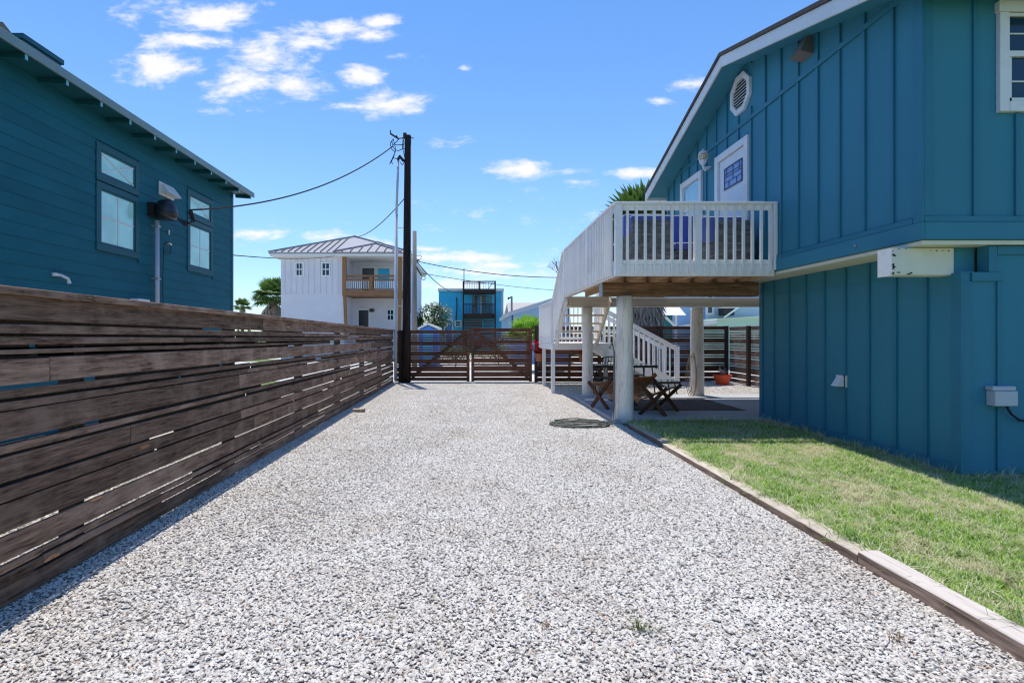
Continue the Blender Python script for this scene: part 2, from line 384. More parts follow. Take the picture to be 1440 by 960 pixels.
# gravel bed under the loose stones, darkened in colour for the shade between them
vm_, vnt, vb = newmat('crushed_shell_bed')
co = coords(vnt, shift=False)
vo = vnt.nodes.new('ShaderNodeTexVoronoi'); vo.inputs['Scale'].default_value = 48; vnt.links.new(co, vo.inputs['Vector'])
hs = vnt.nodes.new('ShaderNodeSeparateColor'); vnt.links.new(vo.outputs['Color'], hs.inputs[0])
rr = ramp(vnt, [(0, (.12,.11,.10)), (.3, (.26,.24,.23)), (1, (.48,.46,.45))]); vnt.links.new(hs.outputs[0], rr.inputs[0]); vnt.links.new(rr.outputs[0], vb.inputs['Base Color'])
vb.inputs['Roughness'].default_value = .9; bump(vnt, vb, math_(vnt, 'SUBTRACT', 1, vo.outputs['Distance']), 1.0, .012)
sheet('gravel_driveway', -2.9, 2.42, -4, 16.9, .0, vm_)
sheet('gravel_yard', 2.424, 9.5, 8.4, 16.9, .0, vm_)
M['side'] = pavement('packed_sand', (.40,.37,.31), (.62,.58,.50), 6)
sheet('side_yard', -5.6, -2.904, -4, 17.4, -.004, M['side'])
M['road'] = pavement('pale_concrete_road', (.50,.49,.47), (.68,.67,.64), 4)
sheet('road', -80, 90, 17.3, 30.5, -.022, M['road'])
sheet('far_road', -80, 90, 34, 41, -.022, M['road'])

# loose stones: one uncountable mass, grown with geometry nodes
def pebble_material():
    m, nt, b = newmat('loose_shell_stone')
    oi = nt.nodes.new('ShaderNodeObjectInfo')
    co = nt.nodes.new('ShaderNodeTexCoord').outputs['Object']
    r = ramp(nt, [(0, (.18,.155,.13)), (.06, (.34,.30,.26)), (.12,(.50,.465,.42)), (.60, (.645,.615,.57)), (.95, (.77,.74,.695)), (1, (.50,.36,.26))])
    nt.links.new(oi.outputs['Random'], r.inputs[0])
    g = nt.nodes.new('ShaderNodeNewGeometry')
    big = noise(nt, g.outputs['Position'], 1.1, 5, .6)
    r2 = ramp(nt, [(.3, (.87,.84,.80)), (.6, (1,1,1))]); nt.links.new(big, r2.inputs[0])
    nt.links.new(mix(nt, r.outputs[0], r2.outputs[0], 1.0, 'MULTIPLY'), b.inputs['Base Color'])
    b.inputs['Roughness'].default_value = .85; b.inputs['Specular IOR Level'].default_value = .25
    return m
def grass_material():
    m, nt, b = newmat('lawn_blade')
    g = nt.nodes.new('ShaderNodeNewGeometry'); oi = nt.nodes.new('ShaderNodeObjectInfo')
    a = nt.nodes.new('ShaderNodeAttribute'); a.attribute_name = 'rnd'
    mp = nt.nodes.new('ShaderNodeMapping'); mp.inputs['Scale'].default_value = (1.5,.8,1); mp.inputs['Rotation'].default_value = (0,0,.45); nt.links.new(oi.outputs['Location'], mp.inputs[0])
    n1 = noise(nt, mp.outputs[0], 2.3, 5, .68, .9)
    green = ramp(nt, [(0, (.06,.17,.008)), (.45,(.25,.46,.03)), (1, (.54,.70,.10))]); nt.links.new(math_(nt, 'MULTIPLY_ADD', oi.outputs['Random'], .5, math_(nt, 'MULTIPLY', a.outputs['Fac'], .5)), green.inputs[0])
    straw = ramp(nt, [(0, (.56,.49,.28)), (1, (.90,.84,.64))]); nt.links.new(a.outputs['Fac'], straw.inputs[0])
    k = math_(nt, 'MULTIPLY', math_(nt, 'SUBTRACT', n1, .47), 9, clamp=True)
    k = math_(nt, 'MAXIMUM', math_(nt, 'MULTIPLY', k, .85), math_(nt, 'MULTIPLY', math_(nt, 'GREATER_THAN', a.outputs['Fac'], .74), .8))
    c = mix(nt, green.outputs[0], straw.outputs[0], k)
    nt.links.new(c, b.inputs['Base Color']); b.inputs['Roughness'].default_value = .6; b.inputs['Specular IOR Level'].default_value = .25
    t = nt.nodes.new('ShaderNodeBsdfTranslucent'); nt.links.new(c, t.inputs[0])
    mx = nt.nodes.new('ShaderNodeMixShader'); mx.inputs[0].default_value = .3
    nt.links.new(b.outputs[0], mx.inputs[1]); nt.links.new(t.outputs[0], mx.inputs[2]); nt.links.new(mx.outputs[0], nt.nodes['Material Output'].inputs[0])
    return m
def scatter(obj, rects, z, dens_near, dens_far, y_near, y_far, smin, smax, tilt, grow=1.0, seed=0):
    """GN: object's own mesh is the piece that is strewn over the rectangles"""
    ng = bpy.data.node_groups.new('strew', 'GeometryNodeTree')
    ng.interface.new_socket('Geometry', in_out='INPUT', socket_type='NodeSocketGeometry')
    ng.interface.new_socket('Geometry', in_out='OUTPUT', socket_type='NodeSocketGeometry')
    gi = ng.nodes.new('NodeGroupInput'); go = ng.nodes.new('NodeGroupOutput')
    jn = ng.nodes.new('GeometryNodeJoinGeometry')
    for (x0, x1, y0, y1) in rects:
        gr = ng.nodes.new('GeometryNodeMeshGrid'); gr.inputs['Size X'].default_value = x1-x0; gr.inputs['Size Y'].default_value = y1-y0
        gr.inputs['Vertices X'].default_value = 2; gr.inputs['Vertices Y'].default_value = 2
        tr = ng.nodes.new('GeometryNodeTransform'); tr.inputs['Translation'].default_value = ((x0+x1)/2, (y0+y1)/2, z)
        ng.links.new(gr.outputs[0], tr.inputs[0]); ng.links.new(tr.outputs[0], jn.inputs[0])
    ds = ng.nodes.new('GeometryNodeDistributePointsOnFaces'); ds.inputs['Seed'].default_value = seed
    ng.links.new(jn.outputs[0], ds.inputs['Mesh'])
    pos = ng.nodes.new('GeometryNodeInputPosition'); sp = ng.nodes.new('ShaderNodeSeparateXYZ'); ng.links.new(pos.outputs[0], sp.inputs[0])
    mr = ng.nodes.new('ShaderNodeMapRange'); ng.links.new(sp.outputs[1], mr.inputs[0])
    for i, v_ in enumerate((y_near, y_far, dens_near, dens_far)): mr.inputs[i+1].default_value = v_
    ng.links.new(mr.outputs[0], ds.inputs['Density'])
    ins = ng.nodes.new('GeometryNodeInstanceOnPoints'); ng.links.new(ds.outputs['Points'], ins.inputs['Points']); ng.links.new(gi.outputs[0], ins.inputs['Instance'])
    rv = ng.nodes.new('FunctionNodeRandomValue'); rv.data_type = 'FLOAT_VECTOR'; rv.inputs[0].default_value = (-tilt,-tilt,-math.pi); rv.inputs[1].default_value = (tilt,tilt,math.pi)
    ng.links.new(rv.outputs[0], ins.inputs['Rotation'])
    rs = ng.nodes.new('FunctionNodeRandomValue'); rs.data_type = 'FLOAT'; rs.inputs[2].default_value = smin; rs.inputs[3].default_value = smax; rs.inputs['Seed'].default_value = 5
    m2 = ng.nodes.new('ShaderNodeMapRange'); ng.links.new(sp.outputs[1], m2.inputs[0])
    for i, v_ in enumerate((y_near, y_far, 1.0, grow)): m2.inputs[i+1].default_value = v_
    mm = ng.nodes.new('ShaderNodeMath'); mm.operation = 'MULTIPLY'; ng.links.new(rs.outputs[1], mm.inputs[0]); ng.links.new(m2.outputs[0], mm.inputs[1])
    ng.links.new(mm.outputs[0], ins.inputs['Scale'])
    ng.links.new(ins.outputs[0], go.inputs[0])
    md = obj.modifiers.new('strew', 'NODES'); md.node_group = ng
# pebble shape (slightly angular)
import bmesh
def pebble_mesh(sd):
    rg = random.Random(sd); bm = bmesh.new(); bmesh.ops.create_icosphere(bm, subdivisions=1, radius=1)
    for v_ in bm.verts:
        k = 1 + rg.uniform(-.22, .22); v_.co = Vector((v_.co.x*1.25*k, v_.co.y*.9*k, v_.co.z*.55*k))
    me = bpy.data.meshes.new('pebble'); bm.to_mesh(me); bm.free(); me.materials.append(pebmat); return me
pebmat = pebble_material()
for nm, sd, dn, df, rects in (('loose_gravel', 3, 4600, 2000, [(-2.42,2.37,-.3,16.5),(2.37,2.56,8.9,12.3),(2.37,7.75,12.62,16.45)]), ('loose_gravel', 8, 2600, 900, [(-2.42,2.37,-.3,16.5),(-3.6,-2.42,0,16.5)])):
    o = bpy.data.objects.new(nm, pebble_mesh(sd)); COL.objects.link(o)
    tag(o, 'white and grey crushed stones covering the driveway' if sd == 3 else 'darker chips mixed in the driveway stones and under the fence', 'gravel', kind='stuff')
    scatter(o, rects, .006, dn*1.3, df*1.2, 2.5, 14, .0055, .0125 if sd == 3 else .010, .6, 1.35, sd)
# lawn
lawn = MB()
lawn.box(2.47, 12, -4, 8.62, -.02, .035)
tag(lawn.build('lawn', pavement('lawn_soil', (.07,.08,.03), (.16,.17,.07), 18)), kind='structure')
gmat = grass_material()
def blade(mb, x, y, z, h, lean, ang, w, rnd, segs=2):
    c, s = math.cos(ang), math.sin(ang); px_, py_ = -s*w/2, c*w/2; vs = []; 
    for i in range(segs+1):
        t = i/segs; ox = lean*h*t*t; k = (1-t)**.6 if i < segs else .08
        vs += [(x+c*ox-px_*k, y+s*ox-py_*k, z+h*t*(1-.25*lean*t)), (x+c*ox+px_*k, y+s*ox+py_*k, z+h*t*(1-.25*lean*t))]
    mb.raw(vs, [(2*i, 2*i+1, 2*i+3, 2*i+2) for i in range(segs)], rnd)
tuft = MB()
for i in range(15):
    blade(tuft, random.gauss(0,.014), random.gauss(0,.014), 0, random.uniform(.018,.046), random.uniform(.3,1.4), random.uniform(0,6.28), random.uniform(.0045,.0085), random.random())
lg = tuft.build('lawn_grass', gmat, recalc=False); tag(lg, 'short green lawn grass with dry straw patches beside the timber edging', 'grass', kind='stuff')
scatter(lg, [(2.475,4.76,-.5,8.6),(4.76,9.5,-.5,5.25)], .034, 1700, 1000, 3, 8, .7, 1.35, .3, 1.2, 4)
tall = MB()
for i in range(16):
    blade(tall, random.gauss(0,.02), random.gauss(0,.02), 0, random.uniform(.04,.11), random.uniform(.4,1.7), random.uniform(0,6.28), random.uniform(.004,.008), random.random(), 3)
eg = tall.build('edge_grass', gmat, recalc=False); tag(eg, 'longer uncut grass blades along the timber edging, slab edge and foot of the teal wall', 'grass', kind='stuff')
scatter(eg, [(2.485,2.56,.5,8.35),(4.62,4.75,5.3,8.5),(2.7,4.7,8.50,8.63),(4.78,8.5,5.10,5.25)], .03, 330, 420, 3, 8, .5, 1.25, .35, 1.2, 6)
far = MB()
for i in range(15):
    blade(far, random.gauss(0,.12), random.gauss(0,.12), 0, random.uniform(.08,.2), random.uniform(.2,1), random.uniform(0,6.28), random.uniform(.01,.02), random.random())

# timber edging: four pieces of wood end to end, each a thing
ed = [(8.36,6.86,.075,2.40),(6.85,4.85,.062,2.395),(4.84,3.35,.066,2.385),(3.34,-.3,.094,2.375)]
lab = ['grey weathered edging timber running from the near deck post, partly in shade','low brown edging timber second from the deck post with grass leaning over it',
       'third edging timber along the lawn, thin and sunken with a split near end','tall pale edging timber nearest the camera with cracks in its white top']
for (y0, y1, h, x), lb in zip(ed, lab):
    m = MB(); n = 14; vs = []; fs = []
    for i in range(n+1):
        y = y0 + (y1-y0)*i/n; j = lambda a=.003: random.uniform(-a, a)
        vs += [(x+j(), y, -.03), (x+.125+j(), y, -.03), (x+.125+j(), y, h+j(.002)), (x+j(), y, h+j(.002)-.004)]
    for i in range(n):
        for k in range(4): fs.append((4*i+k, 4*i+(k+1)%4, 4*i+4+(k+1)%4, 4*i+4+k))
    fs += [(0,1,2,3), (4*n+3,4*n+2,4*n+1,4*n)]
    m.raw(vs, fs, None)
    tag(m.build('edging_timber', M['timber'] if h > .09 else M['timber_old'], bevel=.006), lb, 'edging timber', 'timber edging between gravel and lawn')

# taller tufts and weeds
def tuft_obj(x, y, z, n, h, mat, label, name='grass_tuft', spread=.05, cat='grass tuft', grp=None, wd=.006):
    m = MB()
    for i in range(n):
        blade(m, random.gauss(0,spread), random.gauss(0,spread), 0, h*random.uniform(.4,1.1), random.uniform(.2,1.5), random.uniform(0,6.28), wd*random.uniform(.7,1.3), random.random(), 3)
    o = m.build(name, mat, recalc=False); o.location = (x,y,z); return tag(o, label, cat, grp)
tl = ['thick dark green grass tuft behind the joint of the near edging timber','grass tuft spilling over the low edging timber','tall pale grass blades near the deck post end of the edging',
      'long grass blades growing against the near pale timber','small grass tuft in the sun halfway along the edging','grass tuft leaning over the third edging timber']
for (x, y, n, h, l) in ((2.53,3.62,170,.13,tl[0]),(2.50,4.55,110,.11,tl[5]),(2.55,7.1,70,.20,tl[2]),(2.55,2.5,60,.15,tl[3]),(2.54,5.9,80,.12,tl[4]),(2.50,5.1,90,.11,tl[1])):
    tuft_obj(x, y, .03, n, h, M['tuft'], l, grp='grass tufts along the edging')
wl = [((897-665)/760*2.62, 2.58, 46, .085, 'weed', 'spindly green weed standing in the gravel near the bottom edge'),
      ((765-665)/760*2.6, 2.6, 26, .035, 'weed_dry', 'small brown dried weed in the gravel left of the green weed'),
      ((1262-665)/760*2.50, 2.50, 26, .05, 'weed_dry', 'brownish weed in the gravel beside the near edging timber')]
for (x, y, n, h, mt, l) in wl:
    tuft_obj(x, y, .01, n, h, M[mt], l, 'weed', .022, 'weed', 'weeds in the gravel', .004)
# ------------------------------------------------------------------- fences
GAPS = [(248,252),(258,263),(271,276),(289,294),(308,312),(347,351),(360,365),(376,380),(392,397),(435,440),(453,458),(497,502),(516,521),(563,568),(607,612)]
def slat_levels(H=1.62, bottom=.045):
    f = lambda u_: bottom + (H-bottom)*(1-(u_-220)/420)
    out = []; top = 220
    for a, b_ in GAPS: out.append((f(a), f(top))); top = b_
    out.append((bottom, f(top)))
    return out
LEFT = [1.634,1.493,1.424,1.360,1.310,1.149,1.084,1.026,.867,.802,.653,.556,.40,.244,.194,.132,.015]
fx = -2.41
FT = lambda y: 1.668 - .004*(y-3)            # top of the left fence sinks slightly with distance
lf = thing('slat_fence', 'long dark brown horizontal board fence along the left side of the driveway', 'fence', (fx, 2, 0))
bays = [-1.4, 1.0, 3.35, 5.5, 7.7, 9.9, 12.1, 14.3, 16.4]
m = MB(); cp = MB()
for k in range(len(LEFT)-1):
    y = -1.6 - random.uniform(0, 3.2); pz = [random.uniform(-.006,.006) for _ in range(2)]; g = random.uniform(.009,.016) if k not in (3,5,8,9,12) else .020
    while y < 16.38:
        y1 = min(y + random.choice((3.66, 4.88, 4.88)), 16.4); s0, s1 = FT(y)/1.668, FT(y1)/1.668
        nz = [random.uniform(-.007,.007) for _ in range(2)]
        top = LEFT[0]+.02 if k == 0 else LEFT[k]-g
        d = random.uniform(0,.007); xa = -.02-d; xb = -d; n = 6; vs_ = []; fs_ = []; wv = [random.uniform(-.0025,.0025) for _ in range(n+1)]
        for i in range(n+1):
            t_ = i/n; yy = y+.0015+(y1-y-.003)*t_-2; ss = s0+(s1-s0)*t_
            zt = top*ss+(pz[0]*(1-t_)+nz[0]*t_ if k else 0)+wv[i]; zb = LEFT[k+1]*ss+g*.3+pz[1]*(1-t_)+nz[1]*t_+wv[n-i]
            vs_ += [(xa,yy,zb),(xb,yy,zb),(xb,yy,zt),(xa,yy,zt)]
        for i in range(n):
            for q_ in range(4): fs_.append((4*i+q_, 4*i+(q_+1)%4, 4*i+4+(q_+1)%4, 4*i+4+q_))
        fs_ += [(0,1,2,3),(4*n+3,4*n+2,4*n+1,4*n)]
        m.raw(vs_, fs_); y = y1; pz = nz
m.build('slat_panel', M['fence_y'], lf, bevel=.002)
bk = MB()      # boards nailed behind most of the gaps
for k in range(1, len(LEFT)-1):
    y = -1.5
    while y < 16.2:
        L_ = random.uniform(1.0, 3.6); y1 = min(y+L_, 16.3)
        if random.random() < (.68 if y < 8.5 else .45): ss = FT((y+y1)/2)/1.668; bk.box(-.052, -.034, y-2, y1-2.01, LEFT[k]*ss-.055, LEFT[k]*ss+.045)
        y = y1 + random.choice((0, .05, .35))
bk.build('backing_board', M['fence_z'], lf)
y = -1.5
while y < 16.3:
    y1 = min(y+4.88, 16.4); h0, h1 = LEFT[0]*FT(y)/1.668, LEFT[0]*FT(y1)/1.668
    cp.hexa([(.002,y-2,h0-.006),(.036,y-2,h0-.006),(.036,y1-2.003,h1-.006),(.002,y1-2.003,h1-.006)], [(.002,y-2,h0+.034),(.036,y-2,h0+.034),(.036,y1-2.003,h1+.034),(.002,y1-2.003,h1+.034)]); y = y1
cp.build('top_rail', M['fence_y'], lf, bevel=.003)
for y in bays[1:-1]:
    p = MB(); p.box(-.125, -.032, y-.045-2, y+.045-2, -.1, 1.60); p.build('post', M['fence_z'], lf)
def fence_x(name, label, x0, x1, y, H, posts, cat='fence', slats=None, wob=.004):
    t = thing(name, label, cat, (x0, y, 0)); m = MB()
    ed_ = sorted(set([x0] + posts + [x1]))
    for a, b_ in zip(ed_[:-1], ed_[1:]):
        if b_ - a < .1: continue
        for (zb, zt) in slats or slat_levels(H):
            j = random.uniform(-wob, wob); m.box(a-x0+.002, b_-x0-.002, 0, .02, zb+j, zt+j)
    m.build('slat_panel', M['fence_x'], t, bevel=.002)
    for p in posts:
        q = MB(); q.box(p-x0-.045, p-x0+.045, -.095, -.004, -.1, H+.01); q.build('post', M['fence_z'], t)
    return t
GY = 16.5
def gate_leaf(x0, x1, H, brace_up_right, label, gm_='fence_x'):
    t = thing('gate_leaf', label, 'gate', (x0, GY, 0), group='leaves of the driveway gate'); W = x1-x0; m = MB()
    for (zb, zt) in slat_levels(H, .06): m.box(0.01, W-.01, 0, .022, zb, zt)
    m.build('slat_panel', M[gm_], t, bevel=.002)
    for a in (0.0, W-.09):
        q = MB(); q.box(a, a+.09, -.042, -.003, .04, H); q.build('stile', M[gm_], t, bevel=.002)
    q = MB()
    if brace_up_right: q.bar((.12,-.024,.16), (W-.14,-.024,H-.10), .035, .10, (0,0,1))
    else: q.bar((W-.12,-.024,.16), (.14,-.024,H-.10), .035, .10, (0,0,1))
    q.build('brace', M[gm_], t, bevel=.002)
    return t
ga = gate_leaf(-1.98, -.10, 1.60, True, 'left gate leaf beside the black utility pole, darker, brace rising to the right')
gb_ = gate_leaf(-.05, 1.80, 1.66, False, 'right gate leaf, reddish brown, brace falling to the right with a latch', 'gate_red')
q = MB(); q.box(.04,.10,-.075,-.045,.84,.98); q.box(.02,.20,-.065,-.045,1.00,1.02); q.build('latch', M['black_metal'], gb_)
fence_x('slat_fence', 'dark rear fence right of the gate, running behind the stairs to the corner pot', 1.86, 7.78, GY, 1.72, [1.92, 3.85, 5.72, 7.72])
m = MB(); m.box(-2.40,-2.04,GY-.005,GY+.015,.05,1.58); fp = thing('gate_post','dark square gate post at the far end of the left fence','post',(-2.2,GY,0))
q = MB(); q.box(-.06,.06,-.10,.02,-.1,1.6); q.build('post_shaft', M['fence_z'], fp)
q = MB()
for (zb, zt) in slat_levels(1.58): q.box(-.2,.16,.024,.04,zb,zt)
q.build('slat_panel', M['fence_x'], fp)
# side fence right, running towards the camera under the house
sf = thing('slat_fence', 'dark slat fence at the right of the patio behind the orange pot', 'fence', (7.8, 9, 0)); q = MB()
for yb in ((0,2.4),(2.4,4.9),(4.9,7.44)):
    for (zb, zt) in slat_levels(1.70):
        j = random.uniform(-.004,.004); q.box(0, .02, yb[0]+.002, yb[1]-.002, zb+j, zt+j)
q.build('slat_panel', M['fence_y'], sf, bevel=.002)
for y in (.05, 2.4, 4.9, 6.2):
    q = MB(); q.box(-.095,-.004,y-.045,y+.045,-.1,1.71); q.build('post', M['fence_z'], sf)
def part(parent, name, mb, mat, bevel=0, smooth=False, recalc=True):
    """world-coordinate shapes, stored relative to the thing they belong to"""
    L = Vector((0,0,0)); p = parent
    while p is not None: L += p.location; p = p.parent
    mb.v = [(a-L.x, b-L.y, c-L.z) for a, b, c in mb.v]
    return mb.build(name, mat, parent, bevel, smooth, recalc)
def B(*boxes):
    m = MB()
    for b in boxes: m.box(*b)
    return m

# =============================================================== right house
XU, XL, YF, YB, XR = 4.35, 4.78, 5.23, 12.06, 13.0
YRG, ZRG = 8.62, 5.90          # ridge
def roof_z(y): return ZRG - (.287*(YRG-y) if y < YRG else .318*(y-YRG))
H = thing('raised_house', 'big teal blue board and batten house on pilings at the right, with a white door', 'house', (XU, YF, 0))
m = MB()
prof = [(YF,2.34),(YB,2.34),(YB,roof_z(YB)-.12),(YRG,roof_z(YRG)-.12),(YF,roof_z(YF)-.12)]
m.prism([(y, z) for y, z in prof], 'x', XU, XR)
part(H, 'upper_wall', m, M['teal'])
m = MB(); BW = .045; BT = .024
ys = [YF+.36+.406*i for i in range(17) if YF+.36+.406*i < YB-.1]
def dodge(y, z0, z1):      # battens stop at door, window and vent
    cuts = []
    if 8.46 < y < 9.66: cuts.append((2.3, 4.60))
    if 10.18 < y < 11.27: cuts.append((3.2, 4.58))
    if 8.38 < y < 9.10: cuts.append((5.0, 5.66))
    seg = [(z0, z1)]
    for a, b in cuts:
        s2 = []
        for p, q_ in seg:
            if b <= p or a >= q_: s2.append((p, q_)); continue
            if a > p: s2.append((p, a))
            if b < q_: s2.append((b, q_))
        seg = s2
    return seg
for y in ys:
    top = roof_z(y)-.12
    for a, b in dodge(y, 2.575, 4.795) + dodge(y, 4.865, top): m.box(XU-BT, XU+.001, y-BW/2, y+BW/2, a, b)
m.box(XU-BT-.002, XU+.001, YF+.09, YB, 4.80, 4.862)
m.box(XU-BT-.002, XU+.001, YF+.09, YB, 2.515, 2.572)
m.box(XU-.022, XU+.001, YF-.024, YF+.088, 2.515, roof_z(YF)-.12); m.box(XU-.022, XU+.001, YB-.09, YB, 2.575, 4.798)
xs = [XU+.50+.407*i for i in range(20)]
for x in xs:
    for a, b in ([(2.575, 3.56), (4.66, 4.82)] if 5.05 < x < 6.1 else [(2.575, 4.82)]): m.box(x-BW/2, x+BW/2, YF-BT, YF+.001, a, b)
m.box(XU+.002, XU+.088, YF-.022, YF+.001, 2.575, 4.82)
m.box(XU+.002, XR, YF-BT-.002, YF+.001, 2.515, 2.572)
part(H, 'batten', m, M['teal_trim'], bevel=.003)
m = B((XU-.030, XU+.001, YF-.030, YB+.02, 2.345, 2.513), (XU+.003, XR, YF-.030, YF+.001, 2.345, 2.513)); part(H, 'skirt_board', m, M['teal'], bevel=.004)
m = B((XU-.004, XR, YF-.003, YB, 2.30, 2.338)); part(H, 'floor_soffit', m, M['cream'])
# cream ledger that shows between the two walls
# exposed beam end with peeling paint
m = MB(); m.box(4.17, XL+.01, 5.38, 5.56, 2.02, 2.292)
part(H, 'beam_end', m, M['peel'], bevel=.005)
m = MB()
for i in range(16):
    z = random.choice((2.03, 2.27, 2.05)) + random.uniform(-.01,.02) if i < 7 else random.uniform(2.03,2.29); x = random.uniform(4.175,4.42) if i < 7 else 4.178+random.random()**3*.05; w_ = random.uniform(.008,.022)
    m.prism([(x+w_*random.uniform(.6,1.3)*math.cos(k*1.05), z+.5*w_*random.uniform(.5,1.2)*math.sin(k*1.05)) for k in range(6)], 'y', 5.3775, 5.3805)
for k in range(5): x = 4.55+.06*k; m.box(x, x+.012, 5.3775, 5.3805, 2.262-.006*(k%2), 2.268)
part(H, 'peeled_paint', m, M['pole'])
m = B((4.166, 4.172, 5.376, 5.564, 2.015, 2.29)); part(H, 'beam_cap', m, M['white_trim'])
# lower enclosed room (with a notch at its front corner for the beam)
YL, YLB = 5.29, 8.98
m = MB()
m.box(XL, XL+.10, YL+.10, YLB, .0, 2.06); m.box(XL, XL+.10, 5.62, YLB, 2.062, 2.298)
m.box(XL+.014, 5.03, 5.42, 5.44, 2.04, 2.298); m.box(XL+.002, 5.03, YL+.102, 5.42, 2.02, 2.036); m.prism([(XL,0),(XR,0),(XR,2.298),(5.03,2.298),(5.03,2.04),(XL,2.04)], 'y', YL, YL+.10)
m.box(XL+.102, XR, YLB-.10, YLB, 0, 2.298)
part(H, 'lower_wall', m, M['teal'])
m = MB()
for i in range(9):
    y = YL+.40+.412*i
    if y > YLB-.1: continue
    z1 = 2.055 if y < 5.6 else 2.292
    m.box(XL-BT, XL+.001, y-BW/2, y+BW/2, .16, z1)
m.box(XL-.022, XL+.001, YL-.024, YL+.088, .0, 2.035); m.box(XL-.024, XL+.001, YL+.09, YLB, .02, .155); m.box(XL-.022, XL+.001, YLB-.09, YLB, .157, 2.292)
for x in (5.50,5.93,6.34,6.75,7.16): m.box(x-BW/2, x+BW/2, YL-BT, YL+.001, .10, 2.20)
m.box(XL+.002, XL+.088, YL-.022, YL+.001, 0, 1.945); m.box(XL+.09, 5.18, YL-.020, YL+.001, 1.95, 2.036); m.box(5.033, 5.115, YL-.020, YL+.001, 2.038, 2.29)
m.box(5.12, 5.62, YL-.020, YL+.001, 2.21, 2.29); m.box(5.118,5.16,YL-.019,YL+.001,.1,1.948); m.box(XL-.021, XL+.088, YL-.025, YL-.023, 2.036, 2.044)
part(H, 'batten', m, M['teal_trim'], bevel=.003)
# roof: deck, soffit, white fascia, shingles
XO, YO0, YO1 = 3.95, 4.86, 12.38
def roof_slab(x0, x1, d0, d1):
    m = MB()
    for (ya, yb) in ((YO0, YRG), (YRG, YO1)):
        a = [(x0,ya,roof_z(ya)+d0),(x1,ya,roof_z(ya)+d0),(x1,yb,roof_z(yb)+d0),(x0,yb,roof_z(yb)+d0)]
        b = [(x0,ya,roof_z(ya)+d1),(x1,ya,roof_z(ya)+d1),(x1,yb,roof_z(yb)+d1),(x0,yb,roof_z(yb)+d1)]
        m.hexa(a, b)
    return m
part(H, 'roof', roof_slab(XO-.03, XR+.4, -.025, .03), M['shingle'])
part(H, 'soffit', roof_slab(XO+.03, XR, -.15, -.027), M['teal'])
part(H, 'fascia', roof_slab(XO-.004, XO+.026, -.20, -.028), M['white_trim'], bevel=.003)
part(H, 'eave_board', B((XO+.03, XR, YO1-.05, YO1+.01, roof_z(YO1)-.20, roof_z(YO1)-.03)), M['white_trim']); part(H, 'eave_board', B((XO+.03, XR, YO0-.01, YO0+.02, roof_z(YO0)-.20, roof_z(YO0)-.03)), M['white_trim'])
m = B((XO+.20, XR, YO1-.02, YO1+.09, roof_z(YO1)-.14, roof_z(YO1)-.04)); part(H, 'gutter', m, M['cream'])
# white door with leaded light
d0, d1, zb, zt = 8.60, 9.51, 2.44, 4.46
D = part(H, 'door', B((XU-.012, XU+.03, d0, d1, zb, zt)), M['white_trim'], bevel=.004)
part(D, 'door_frame', B((XU-.05, XU+.001, d0-.12, d0-.004, zb, zt+.12), (XU-.05, XU+.001, d1+.004, d1+.12, zb, zt+.12), (XU-.052, XU+.001, d0-.004, d1+.004, zt+.006, zt+.12)), M['white_trim'], bevel=.004)
part(D, 'leaded_pane', B((XU-.020, XU-.010, 8.70, 9.30, 3.93, 4.27)), M['lead'])
m = MB(); T = .012
for (a, b, c, d) in ((8.69,9.31,3.915,3.94),(8.69,9.31,4.26,4.285),(8.69,8.715,3.92,4.28),(9.285,9.31,3.92,4.28),(8.70,9.30,4.03,4.042),(8.70,9.30,4.12,4.130),(8.70,9.30,4.165,4.177),(8.99,9.002,4.04,4.27),(8.86,8.872,3.93,4.04),(9.13,9.142,3.93,4.04),(9.21,9.222,4.12,4.27),(8.78,8.792,4.12,4.27)):
    m.box(XU-.026, XU-.0185, a, b, c, d)
part(D, 'lead_came', m, M['lead_line'])
m = MB(); m.lathe([(.0,-.03),(.028,-.03),(.03,0),(.028,.03),(0,.03)], (XU-.06, 9.42, 3.42), 12); m.box(XU-.05, XU-.012, 9.41, 9.43, 3.41, 3.43); part(D, 'handle', m, M['galv'])
# window beside the door
wy0, wy1, wz0, wz1 = 10.32, 11.12, 3.40, 4.45
W1 = part(H, 'window', B((XU-.05, XU+.001, wy0-.11, wy0, wz0-.1, wz1+.11), (XU-.05, XU+.001, wy1, wy1+.11, wz0-.1, wz1+.11), (XU-.052, XU+.001, wy0+.002, wy1-.002, wz1, wz1+.11), (XU-.052, XU+.001, wy0+.002, wy1-.002, wz0-.1, wz0)), M['white_trim'], bevel=.004)
part(W1, 'pane', B((XU-.012, XU+.0, wy0, wy1, wz0, wz1)), M['glass_sky'])
part(W1, 'sash', B((XU-.03, XU-.013, wy0+.001, wy1-.001, 3.93, 3.97),(XU-.03, XU-.013, wy0+.001, wy0+.03, wz0, wz1),(XU-.03, XU-.013, wy1-.03, wy1-.001, wz0, wz1)), M['white_trim'])
